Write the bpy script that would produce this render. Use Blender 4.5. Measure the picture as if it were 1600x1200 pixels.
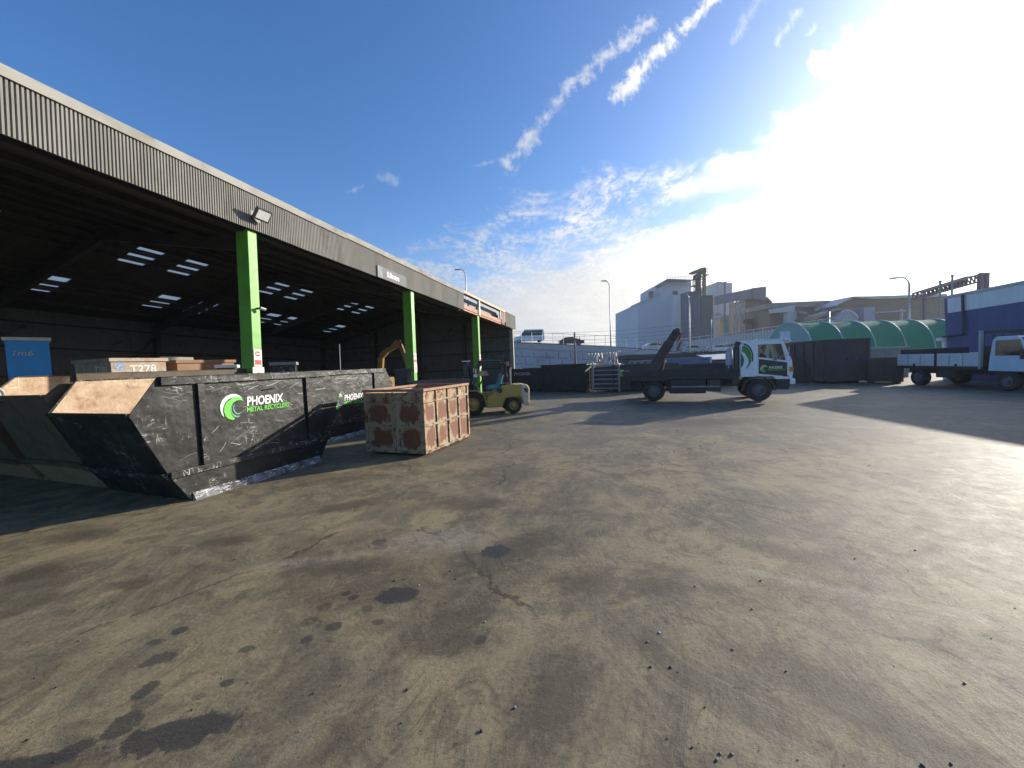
import bpy, bmesh, math, random
from math import sin, cos, tan, pi, radians, sqrt, atan2
from mathutils import Matrix, Vector, noise as mnoise
for o in list(bpy.data.objects): bpy.data.objects.remove(o)
SC = bpy.context.scene; COL = SC.collection
RND = random.Random(7)

# ---------------------------------------------------------------- camera
FPX = 600.0; EYE = Vector((0, 0, 2.0)); PITCH = radians(3.05); ROLL = radians(2.29)
fw = Vector((0, cos(PITCH), -sin(PITCH))); r0 = Vector((1, 0, 0)); u0 = r0.cross(fw)
rt = r0*cos(ROLL) - u0*sin(ROLL); up = u0*cos(ROLL) + r0*sin(ROLL)
cd = bpy.data.cameras.new('camera'); cam = bpy.data.objects.new('camera', cd); COL.objects.link(cam)
cd.sensor_width = 36; cd.lens = 36*FPX/1600; cd.clip_start = .05; cd.clip_end = 6000
cam.matrix_world = Matrix.Translation(EYE) @ Matrix((rt, up, -fw)).transposed().to_4x4()
SC.camera = cam

# ---------------------------------------------------------------- light
SUN_AZ = radians(61); SUN_EL = radians(16)
SUN = Vector((sin(SUN_AZ)*cos(SUN_EL), cos(SUN_AZ)*cos(SUN_EL), sin(SUN_EL)))
sl = bpy.data.lights.new('sun', 'SUN'); sl.energy = 5.0; sl.angle = radians(.53); sl.color = (1, .925, .80)
so = bpy.data.objects.new('sun', sl); COL.objects.link(so)
so.rotation_euler = (-SUN).to_track_quat('-Z', 'Y').to_euler(); so.location = SUN*200
SC.view_settings.view_transform = 'Standard'; SC.view_settings.look = 'None'
SC.view_settings.exposure = .60; SC.view_settings.gamma = 1

W = bpy.data.worlds.new("World"); SC.world = W; W.use_nodes = True
class NT:
    """small helper for writing node graphs as expressions"""
    def __init__(s, nt): s.nt = nt; s.n = nt.nodes; s.l = nt.links
    def node(s, t, **k):
        n = s.n.new(t)
        for a, v in k.items(): setattr(n, a, v)
        return n
    def put(s, sock, v):
        if isinstance(v, bpy.types.NodeSocket): s.l.new(v, sock)
        elif v is not None:
            if isinstance(v, tuple) and len(v) == 3 and sock.type == 'RGBA': v = v + (1,)
            sock.default_value = v
    def m(s, op, a, b=None, c=None, clamp=False):
        n = s.node('ShaderNodeMath', operation=op, use_clamp=clamp)
        for i, v in enumerate((a, b, c)): s.put(n.inputs[i], v)
        return n.outputs[0]
    def vm(s, op, a, b=None, c=None, out=0):
        n = s.node('ShaderNodeVectorMath', operation=op)
        s.put(n.inputs[0], a)
        if b is not None: s.put(n.inputs[3 if op == 'SCALE' else 1], b)
        if c is not None: s.put(n.inputs[2], c)
        return n.outputs[out]
    def sep(s, v): n = s.node('ShaderNodeSeparateXYZ'); s.put(n.inputs[0], v); return n.outputs
    def comb(s, x, y, z):
        n = s.node('ShaderNodeCombineXYZ')
        for i, v in enumerate((x, y, z)): s.put(n.inputs[i], v)
        return n.outputs[0]
    def noise(s, v, scale, det=4, rough=.55, dist=0, out=0):
        n = s.node('ShaderNodeTexNoise'); s.put(n.inputs['Vector'], v)
        n.inputs['Scale'].default_value = scale; n.inputs['Detail'].default_value = det
        n.inputs['Roughness'].default_value = rough; n.inputs['Distortion'].default_value = dist
        return n.outputs[out]
    def ss(s, x, a, b, lo=0., hi=1.):
        n = s.node('ShaderNodeMapRange', interpolation_type='SMOOTHSTEP')
        for i, v in enumerate((x, a, b, lo, hi)): s.put(n.inputs[i], v)
        return n.outputs[0]
    def mix(s, f, a, b):
        n = s.node('ShaderNodeMix', data_type='RGBA'); s.put(n.inputs[0], f); s.put(n.inputs[6], a); s.put(n.inputs[7], b)
        return n.outputs[2]
    def mapping(s, v, sc=(1, 1, 1), rot=(0, 0, 0), loc=(0, 0, 0)):
        n = s.node('ShaderNodeMapping'); s.put(n.inputs[0], v)
        n.inputs[1].default_value = loc; n.inputs[2].default_value = rot; n.inputs[3].default_value = sc
        return n.outputs[0]

def build_world():
    t = NT(W.node_tree); t.n.clear()
    out = t.node('ShaderNodeOutputWorld'); bg = t.node('ShaderNodeBackground'); bg.inputs[1].default_value = .085
    t.l.new(bg.outputs[0], out.inputs[0])
    sky = t.node('ShaderNodeTexSky', sky_type='NISHITA'); sky.sun_disc = False
    sky.sun_elevation = SUN_EL; sky.sun_rotation = SUN_AZ; sky.altitude = 0
    sky.air_density = 1.0; sky.dust_density = 1.4; sky.ozone_density = 2.2
    d = t.node('ShaderNodeTexCoord').outputs['Generated']
    dx, dy, dz = t.sep(d)
    yy = t.m('MAXIMUM', dy, .06)
    u = t.m('DIVIDE', dx, yy); v = t.m('DIVIDE', dz, yy)
    uv = t.comb(u, v, 0.)
    # cloud layer seen in perspective: the direction projected on a plane overhead
    zz = t.m('MAXIMUM', t.m('ADD', dz, .10), .03)
    P = t.comb(t.m('DIVIDE', dx, zz), t.m('DIVIDE', dy, zz), 0.)
    big = t.noise(P, .9, 5, .6); med = t.noise(t.mapping(P, (1, 1, 1), (0, 0, .5)), 3.4, 6, .68, .5)
    fine = t.noise(t.mapping(P, (1.5, .75, 1), (0, 0, .6)), 17, 5, .66, .6)
    puff = t.noise(uv, 6.5, 7, .62, .3)
    sd = t.vm('DOT_PRODUCT', d, tuple(SUN), out=1)
    nmix = t.m('ADD', t.m('MULTIPLY', t.m('SUBTRACT', big, .5), .55), t.m('ADD', t.m('MULTIPLY', t.m('SUBTRACT', med, .5), .75), t.m('MULTIPLY', t.m('SUBTRACT', puff, .5), .55)))
    # main bank: below a slanting edge that rises to the right
    edge = t.m('MULTIPLY_ADD', u, .30, .405)
    dist = t.m('SUBTRACT', edge, v)
    bank = t.ss(t.m('ADD', dist, t.m('MULTIPLY', nmix, .52)), .0, .16)
    fl = t.ss(u, -.54, -.22)
    gap = t.m('SUBTRACT', 1., t.m('MULTIPLY', t.ss(u, .15, .5, .35, .9), t.m('MULTIPLY', t.ss(t.m('ABSOLUTE', t.m('ADD', t.m('SUBTRACT', t.m('MULTIPLY_ADD', u, .26, .255), v), t.m('MULTIPLY', nmix, .12))), .05, .01), t.ss(u, .95, .65))))
    ripple = t.ss(t.m('ADD', fine, t.m('MULTIPLY', t.m('SUBTRACT', med, .5), .7)), .32, .60)
    depthf = t.ss(dist, .02, .30)
    rip = t.m('MAXIMUM', ripple, t.m('MAXIMUM', depthf, t.ss(u, .25, .6)))
    bank = t.m('MULTIPLY', t.m('MULTIPLY', bank, fl), t.m('MULTIPLY', gap, rip))
    low = t.m('MULTIPLY', t.ss(v, .36, .06), t.m('MULTIPLY', t.ss(u, -.6, -.05), t.m('ADD', t.m('MULTIPLY_ADD', med, .5, .25), t.m('MULTIPLY', ripple, .45))))
    dens = t.m('MAXIMUM', bank, t.m('MULTIPLY', low, .8))
    # torn wisps higher up, each along a short line
    def uvp(px, py): 
        q = fw*FPX + rt*(px-800) - up*(py-600); return (q.x/q.y, q.z/q.y)
    wn = t.m('ADD', t.m('MULTIPLY', t.m('SUBTRACT', puff, .5), 1.5), t.m('ADD', t.m('MULTIPLY', t.m('SUBTRACT', t.noise(t.mapping(uv, (1.6, .8, 1), (0, 0, .7)), 15, 7, .68, .8), .5), 2.6), t.m('MULTIPLY', t.m('SUBTRACT', t.noise(uv, 48, 4, .6), .5), 1.6)))
    for (a, b, w, s, th) in (((795, 255), (845, 190), .036, .75, .2), ((840, 200), (900, 120), .034, .55, .3), ((890, 130), (1015, 35), .036, .65, .25), ((968, 150), (1012, 100), .032, 1., .1), ((1005, 95), (1050, 62), .03, .95, .15), ((1066, 45), (1120, -8), .03, .95, .15), ((1150, 60), (1190, -10), .03, .3, .4),
                         ((1212, 70), (1245, 20), .022, .45, .3), ((1262, 55), (1275, 42), .018, .5, .3), ((1290, 105), (1385, 60), .055, 1.2, 0.), ((1330, 115), (1500, 75), .07, 1.15, 0.), ((545, 300), (565, 292), .012, .4, .2), ((590, 275), (620, 285), .02, .3, .3), ((740, 260), (770, 252), .010, .3, .3)):
        A = uvp(*a); B = uvp(*b)
        ab = (B[0]-A[0], B[1]-A[1]); L2 = ab[0]**2+ab[1]**2
        pa = t.vm('SUBTRACT', uv, (A[0], A[1], 0))
        h = t.m('DIVIDE', t.vm('DOT_PRODUCT', pa, (ab[0], ab[1], 0), out=1), L2, clamp=True)
        q = t.vm('SUBTRACT', pa, t.vm('SCALE', t.comb(*ab, 0.), h))
        dd = t.vm('LENGTH', q, out=1)
        f = t.m('ADD', t.m('SUBTRACT', 1., t.m('DIVIDE', dd, w)), wn)
        dens = t.m('MAXIMUM', dens, t.m('MULTIPLY', t.ss(f, th, th+1.1), s))
    dens = t.m('MINIMUM', dens, 1.)
    # cloud brightness: forward scattering towards the sun
    g1 = t.m('POWER', t.m('MAXIMUM', sd, 0.), 3.); g2 = t.m('POWER', t.m('MAXIMUM', sd, 0.), 14.)
    cb = t.m('ADD', t.m('MULTIPLY_ADD', g1, 7., 4.8), t.m('MULTIPLY', g2, 8.))
    cb = t.m('MULTIPLY', cb, t.m('ADD', t.m('MULTIPLY_ADD', puff, .45, .55), t.m('ADD', t.m('MULTIPLY', med, .25), t.m('MULTIPLY', fine, .30))))
    ccol = t.vm('SCALE', t.mix(t.ss(sd, .2, .8), (.86, .94, 1.06), (1.0, .985, .95)), cb)
    hs = t.node('ShaderNodeHueSaturation'); hs.inputs['Saturation'].default_value = 1.24; hs.inputs['Value'].default_value = 1.5
    t.l.new(sky.outputs[0], hs.inputs['Color'])
    glow = t.vm('SCALE', (1., .97, .92), t.m('ADD', t.m('MULTIPLY', t.m('POWER', t.m('MAXIMUM', sd, 0.), 15.), 4.), t.m('MULTIPLY', t.m('POWER', t.m('MAXIMUM', sd, 0.), 40.), 12.)))
    base = t.vm('ADD', t.vm('MULTIPLY', hs.outputs[0], (.80, .93, 1.16)), glow)
    fin = t.mix(dens, base, ccol)
    # below the horizon the world is plain dull ground colour
    fin = t.mix(t.ss(dz, -.02, -.06), fin, (1.2, 1.15, 1.05))
    t.l.new(fin, bg.inputs[0])
build_world()

# ---------------------------------------------------------------- helpers
def ray(px, py): return fw*FPX + rt*(px-800) - up*(py-600)
def G(px, py, z=0.):                       # photo point -> point of the yard
    d = ray(px, py); return EYE + d*((z-EYE.z)/d.z)
def A(px, py, Y):                          # photo point -> point at distance Y
    d = ray(px, py); return EYE + d*(Y/d.y)
def col(r, g, b):                          # sRGB 0-255 -> linear
    f = lambda c: (c/255/12.92) if c/255 <= .04045 else ((c/255+.055)/1.055)**2.4
    return (f(r), f(g), f(b))

def tag(o, label=None, cat=None, group=None, kind=None):
    if label: o['label'] = label
    if cat: o['category'] = cat
    if group: o['group'] = group
    if kind: o['kind'] = kind
    return o
def thing(name, label, cat, loc=(0, 0, 0), rz=0., group=None, mat=None):
    o = bpy.data.objects.new(name, None); COL.objects.link(o); o.empty_display_size = .2
    if mat is not None: o.matrix_world = mat
    else: o.location = loc; o.rotation_euler = (0, 0, rz)
    return tag(o, label, cat, group)
def copy_tree(o, parent=None):
    c = o.copy(); COL.objects.link(c)
    if parent is not None: c.parent = parent
    for ch in list(o.children): copy_tree(ch, c)
    return c

class MB:
    def __init__(s): s.b = bmesh.new(); s.mi = 0
    def _f(s, vs):
        try:
            f = s.b.faces.new(vs); f.material_index = s.mi; return f
        except ValueError: return None
    def hexa(s, p):                        # 8 points: bottom ring, top ring
        v = [s.b.verts.new(q) for q in p]
        for i in ((3, 2, 1, 0), (4, 5, 6, 7), (0, 1, 5, 4), (1, 2, 6, 5), (2, 3, 7, 6), (3, 0, 4, 7)): s._f([v[k] for k in i])
        return s
    def box(s, x0, x1, y0, y1, z0, z1):
        return s.hexa([(x0, y0, z0), (x1, y0, z0), (x1, y1, z0), (x0, y1, z0), (x0, y0, z1), (x1, y0, z1), (x1, y1, z1), (x0, y1, z1)])
    def beam(s, a, b, w, h, upv=(0, 0, 1)): # rectangular bar between two points
        a = Vector(a); b = Vector(b); d = (b-a).normalized(); uu = Vector(upv)
        if abs(d.dot(uu)) > .98: uu = Vector((1, 0, 0))
        x = d.cross(uu).normalized(); y = x.cross(d).normalized()
        x *= w/2; y *= h/2
        return s.hexa([a-x-y, a+x-y, b+x-y, b-x-y, a-x+y, a+x+y, b+x+y, b-x+y])
    def prism(s, poly, f0, f1):            # poly list; f0,f1 map a 2d point to 3d on each end
        v0 = [s.b.verts.new(f0(*p)) for p in poly]; v1 = [s.b.verts.new(f1(*p)) for p in poly]
        s._f(v0[::-1]); s._f(v1); n = len(poly)
        for i in range(n): s._f([v0[i], v0[(i+1) % n], v1[(i+1) % n], v1[i]])
        return s
    def py(s, poly, y0, y1): return s.prism(poly, lambda a, c: (a, y0, c), lambda a, c: (a, y1, c))   # (x,z) polygon
    def px(s, poly, x0, x1): return s.prism(poly, lambda a, c: (x0, a, c), lambda a, c: (x1, a, c))   # (y,z) polygon
    def pz(s, poly, z0, z1): return s.prism(poly, lambda a, c: (a, c, z0), lambda a, c: (a, c, z1))
    def cyl(s, a, b, r, n=16, r2=None, caps=True):
        a = Vector(a); b = Vector(b); d = (b-a).normalized(); q = d.to_track_quat('Z', 'Y').to_matrix()
        r2 = r if r2 is None else r2; ra = []; rb = []
        for i in range(n):
            t = 2*pi*i/n; e = q @ Vector((cos(t), sin(t), 0))
            ra.append(s.b.verts.new(a+e*r)); rb.append(s.b.verts.new(b+e*r2))
        for i in range(n): s._f([ra[i], ra[(i+1) % n], rb[(i+1) % n], rb[i]])
        if caps: s._f(ra[::-1]); s._f(rb)
        return s
    def tube(s, pts, r, n=8):
        pts = [Vector(p) for p in pts]; rings = []
        for i, p in enumerate(pts):
            d = (pts[min(i+1, len(pts)-1)]-pts[max(i-1, 0)]).normalized(); q = d.to_track_quat('Z', 'Y').to_matrix()
            rr = r[i] if isinstance(r, (list, tuple)) else r
            rings.append([s.b.verts.new(p+q @ Vector((cos(2*pi*k/n), sin(2*pi*k/n), 0))*rr) for k in range(n)])
        for a, b in zip(rings, rings[1:]):
            for k in range(n): s._f([a[k], a[(k+1) % n], b[(k+1) % n], b[k]])
        s._f(rings[0][::-1]); s._f(rings[-1]); return s
    def lathe(s, prof, o, ax, n=24, caps=True):       # prof (r, h) along axis ax from o
        o = Vector(o); q = Vector(ax).normalized().to_track_quat('Z', 'Y').to_matrix(); rings = []
        for r, h in prof: rings.append([s.b.verts.new(o+q @ Vector((r*cos(2*pi*k/n), r*sin(2*pi*k/n), h))) for k in range(n)])
        for a, b in zip(rings, rings[1:]):
            for k in range(n): s._f([a[k], a[(k+1) % n], b[(k+1) % n], b[k]])
        if caps: s._f(rings[0][::-1]); s._f(rings[-1])
        return s
    def quad(s, *p): s._f([s.b.verts.new(q) for q in p]); return s
    def grid(s, nu, nv, f):
        V = [[s.b.verts.new(f(i/nu, j/nv)) for j in range(nv+1)] for i in range(nu+1)]
        for i in range(nu):
            for j in range(nv): s._f([V[i][j], V[i+1][j], V[i+1][j+1], V[i][j+1]])
        return s
    def text(s, txt, size, M, shear=0., bold=0., depth=.002, width=None):
        c = bpy.data.curves.new('t', 'FONT'); c.body = txt; c.size = size; c.shear = shear; c.offset = bold; c.extrude = depth/2; c.align_x = 'LEFT'; c.resolution_u = 3
        o = bpy.data.objects.new('t', c); COL.objects.link(o); bpy.context.view_layer.update()
        me = bpy.data.meshes.new_from_object(o.evaluated_get(bpy.context.evaluated_depsgraph_get()))
        bpy.data.objects.remove(o); bpy.data.curves.remove(c)
        if width and len(me.vertices):
            xs = [v.co.x for v in me.vertices]; k = width/(max(xs)-min(xs)); me.transform(Matrix.Diagonal((k, 1, 1, 1)))
        me.transform(M); n0 = len(s.b.faces); s.b.from_mesh(me); s.b.faces.ensure_lookup_table()
        for f in s.b.faces[n0:]: f.material_index = s.mi
        bpy.data.meshes.remove(me); return s
    def build(s, name, mat, parent=None, bevel=0., smooth=False, fix=True):
        if fix: bmesh.ops.recalc_face_normals(s.b, faces=s.b.faces)
        me = bpy.data.meshes.new(name); s.b.to_mesh(me); s.b.free()
        for m in (mat if isinstance(mat, (list, tuple)) else [mat]): me.materials.append(m)
        if smooth:
            for p in me.polygons: p.use_smooth = True
        o = bpy.data.objects.new(name, me); COL.objects.link(o)
        if parent is not None: o.parent = parent
        if bevel:
            b = o.modifiers.new('bevel', 'BEVEL'); b.width = bevel; b.segments = 2; b.limit_method = 'ANGLE'
        if smooth == 'edge' or (bevel and smooth):
            o.modifiers.new('wn', 'WEIGHTED_NORMAL') if bevel else None
        return o
def autosmooth(o, ang=35):
    me = o.data; bm = bmesh.new(); bm.from_mesh(me)
    for e in bm.edges: e.smooth = len(e.link_faces) == 2 and e.calc_face_angle(9) < radians(ang)
    bm.to_mesh(me); bm.free()
    for p in me.polygons: p.use_smooth = True
    return o

# ---------------------------------------------------------------- materials
MATS = {}
def mat(name, c1, c2=None, scale=3., rough=.6, rv=.15, metal=0., bump=.0, bscale=30., dirt=None, dscale=2., dthr=(.55, .7), scratch=None, sdens=.62, coat=0., stretch=(1, 1, 1), spec=.5, dent=0.):
    if name in MATS: return MATS[name]
    M = bpy.data.materials.new(name); M.use_nodes = True; t = NT(M.node_tree)
    bs = t.n['Principled BSDF']; tc = t.node('ShaderNodeTexCoord').outputs['Object']
    geo = t.node('ShaderNodeObjectInfo').outputs['Random']
    v = t.vm('ADD', t.mapping(tc, stretch), t.vm('SCALE', (37., 17., 53.), geo))
    c2 = c2 or tuple(x*.72 for x in c1)
    n1 = t.noise(v, scale, 6, .6, .4)
    c = t.mix(t.ss(n1, .3, .7), c1, c2)
    rr = t.m('MULTIPLY_ADD', t.noise(v, scale*2.7, 4), rv*2, rough-rv)
    if dirt:
        n2 = t.noise(v, dscale, 8, .66, .6); f = t.ss(n2, dthr[0], dthr[1])
        dcol = t.mix(t.noise(v, dscale*6, 4), dirt, tuple(x*.5 for x in dirt))
        c = t.mix(f, c, dcol); rr = t.mix(f, rr, (.85, .85, .85)); rr = t.sep(rr)[0] if False else rr
    if scratch:
        m1 = t.mapping(v, (1.2, 1.2, 9), (.2, .15, .1)); s1 = t.noise(m1, 2.0, 2.5, .5, .6)
        m2 = t.mapping(v, (6, 6, 1.4), (.1, -.3, .2)); s2 = t.noise(m2, 1.5, 2.5, .5, .8)
        thin1 = t.ss(t.m('ABSOLUTE', t.m('SUBTRACT', s1, .5)), .016, .005); thin2 = t.ss(t.m('ABSOLUTE', t.m('SUBTRACT', s2, .5)), .012, .004)
        area = t.m('MULTIPLY', t.ss(t.noise(v, 1.6, 4, .6), sdens-.12, sdens+.06), t.ss(t.noise(v, 7., 3), .40, .56))
        speck = t.ss(t.noise(v, 18, 3, .7), .66, .72)
        f = t.m('MAXIMUM', t.m('MULTIPLY', t.m('MAXIMUM', thin1, thin2), area), t.m('MULTIPLY', speck, t.m('MULTIPLY', area, .8)))
        c = t.mix(t.m('MULTIPLY', f, .85), c, scratch)
    t.put(bs.inputs['Base Color'], c); t.put(bs.inputs['Roughness'], rr); bs.inputs['Metallic'].default_value = metal
    bs.inputs['Specular IOR Level'].default_value = spec
    if coat: bs.inputs['Coat Weight'].default_value = coat; bs.inputs['Coat Roughness'].default_value = .12
    if bump:
        b = t.node('ShaderNodeBump'); b.inputs['Strength'].default_value = bump; b.inputs['Distance'].default_value = .02
        hgt = t.noise(v, bscale, 5, .6)
        if dent: hgt = t.m('MULTIPLY_ADD', t.noise(v, 2.1, 3, .5), dent, hgt)
        t.put(b.inputs['Height'], hgt); t.l.new(b.outputs[0], bs.inputs['Normal'])
    MATS[name] = M; return M
def glass(name, tint=(.93, .95, .95), alpha=.75):
    M = bpy.data.materials.new(name); M.use_nodes = True; t = NT(M.node_tree); t.n.clear()
    out = t.node('ShaderNodeOutputMaterial'); tr = t.node('ShaderNodeBsdfTransparent'); tr.inputs[0].default_value = tint+(1,)
    gl = t.node('ShaderNodeBsdfGlossy'); gl.inputs['Roughness'].default_value = .05
    fr = t.node('ShaderNodeFresnel'); fr.inputs[0].default_value = 1.5
    mx = t.node('ShaderNodeMixShader'); t.l.new(t.m('MULTIPLY_ADD', fr.outputs[0], .8, .0), mx.inputs[0])
    t.l.new(tr.outputs[0], mx.inputs[1]); t.l.new(gl.outputs[0], mx.inputs[2]); t.l.new(mx.outputs[0], out.inputs[0]); return M

BLK = mat('black_paint', (.011, .0115, .011), (.024, .024, .022), 2.2, .46, .12, bump=.25, bscale=9, scratch=(.42, .42, .39), sdens=.61, dent=7., dirt=(.045, .043, .038), dscale=2.4, dthr=(.5, .8), spec=.35)
BLK2 = mat('black_paint_worn', (.014, .014, .014), (.035, .035, .033), 3.5, .46, .14, bump=.3, bscale=9, scratch=(.5, .5, .46), sdens=.47, spec=.35, dent=6.)
SKID = mat('scraped_skid_steel', (.015, .015, .015), (.20, .20, .19), 2.6, .6, .14, bump=.3, bscale=9, scratch=(.75, .75, .7), sdens=.36)
RUSTIN = mat('bare_rusty_plate', (.42, .27, .16), (.55, .40, .25), 5., .6, .1, bump=.25, bscale=25, dirt=(.36, .19, .10), dscale=4, dthr=(.45, .75), scratch=(.75, .66, .48), sdens=.5)
RUST = mat('rust_steel', (.20, .085, .045), (.30, .15, .08), 5., .8, .1, bump=.4, bscale=40, dirt=(.10, .05, .035), dscale=3)
STEELDK = mat('dark_steel', (.035, .036, .038), (.06, .06, .06), 4, .5, .12, bump=.1)
GREEN = mat('column_green', (.125, .38, .03), (.10, .32, .024), 2.5, .5, .1, dirt=(.10, .16, .05), dscale=3.5, dthr=(.66, .85), bump=.08)
FASC = mat('weathered_fascia', (.29, .28, .25), (.22, .215, .19), 1.6, .85, .08, spec=.2, bump=.1, dirt=(.15, .125, .09), dscale=1.9, dthr=(.52, .80), stretch=(1, 1, .2))
TRIM = mat('gutter_trim', (.37, .355, .315), (.26, .25, .22), 1.2, .85, .08, dirt=(.22, .19, .15), dscale=2.0, dthr=(.58, .72), spec=.2)
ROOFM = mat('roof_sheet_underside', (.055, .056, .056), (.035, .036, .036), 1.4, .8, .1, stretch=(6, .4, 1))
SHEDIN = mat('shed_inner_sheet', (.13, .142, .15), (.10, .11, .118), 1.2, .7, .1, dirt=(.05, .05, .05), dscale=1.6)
SHEDST = mat('shed_steel', (.05, .05, .05), (.035, .035, .035), 2., .6, .1)
REDOX = mat('red_oxide_beam', (.36, .15, .08), (.44, .22, .13), 3, .7, .1, dirt=(.20, .09, .06), dscale=4)
WHITEP = mat('white_truck_paint', (.88, .89, .90), (.80, .82, .84), 1.5, .28, .06, coat=.5, dirt=(.50, .49, .46), dscale=2.5, dthr=(.66, .95))
BLACKP = mat('black_truck_paint', (.02, .021, .022), (.03, .03, .03), 2, .3, .06, coat=.3)
RUBBER = mat('tyre_rubber', (.022, .022, .023), (.045, .043, .04), 6, .85, .08, bump=.3, bscale=60)
RIM = mat('dusty_wheel_rim', (.16, .16, .16), (.10, .10, .10), 5, .55, .1)
CHASS = mat('chassis_black', (.022, .022, .024), (.04, .038, .036), 4, .55, .12)
YELLOW = mat('forklift_yellow', (.50, .35, .075), (.44, .30, .06), 2, .45, .1, dirt=(.30, .22, .10), dscale=3, dthr=(.58, .8), coat=.1)
CREAM = mat('counterweight_cream', (.62, .55, .36), (.55, .48, .30), 2.5, .5, .1, dirt=(.28, .22, .14), dscale=3, dthr=(.55, .8))
EXYEL = mat('excavator_yellow', (.26, .15, .03), (.20, .115, .025), 2, .5, .1, dirt=(.10, .07, .03), dscale=3)
TEAL = mat('seat_teal', (.10, .30, .34), (.08, .24, .28), 4, .6)
CHROME = mat('worn_bright_steel', (.62, .62, .60), (.45, .45, .44), 5, .3, .1, metal=.9)
ORANGE = mat('amber_lens', (.85, .28, .02), (.8, .24, .02), 2, .2, .05, coat=.5)
LENSW = mat('clear_lens', (.75, .76, .76), (.62, .63, .63), 9, .15, .05)
GREY = mat('mid_grey_paint', (.30, .31, .32), (.22, .23, .24), 2, .55, .1)
WHITEB = mat('white_paint', (.78, .78, .76), (.68, .68, .66), 2, .5, .1)
LOGOG = mat('logo_green', (.14, .62, .05), (.13, .56, .05), 3, .4); LOGOD = mat('logo_deep_green', (.07, .30, .05), (.06, .25, .05), 3, .4)
LOGOT = mat('logo_teal', (.16, .40, .28), (.14, .36, .25), 3, .4); LOGOW = mat('logo_white', (.82, .82, .80), (.74, .74, .72), 3, .4)
CHALK = mat('chalk_paint', (.72, .72, .70), (.5, .5, .5), 20, .8)
CONC = mat('motorway_concrete', (.52, .52, .52), (.44, .44, .445), .25, .8, .1, dirt=(.22, .22, .22), dscale=.35, dthr=(.55, .8))
CONCD = mat('dark_concrete', (.12, .12, .12), (.10, .10, .10), 1, .9)  # dark concrete colour for wall panel joints and the flyover deck
GALV = mat('galvanised', (.45, .46, .47), (.38, .39, .40), 3, .45, .1, metal=.5)
GLASS = glass('cab_glass'); DGLASS = mat('dark_glass', (.02, .025, .03), (.03, .035, .04), 2, .08, .03)

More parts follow.
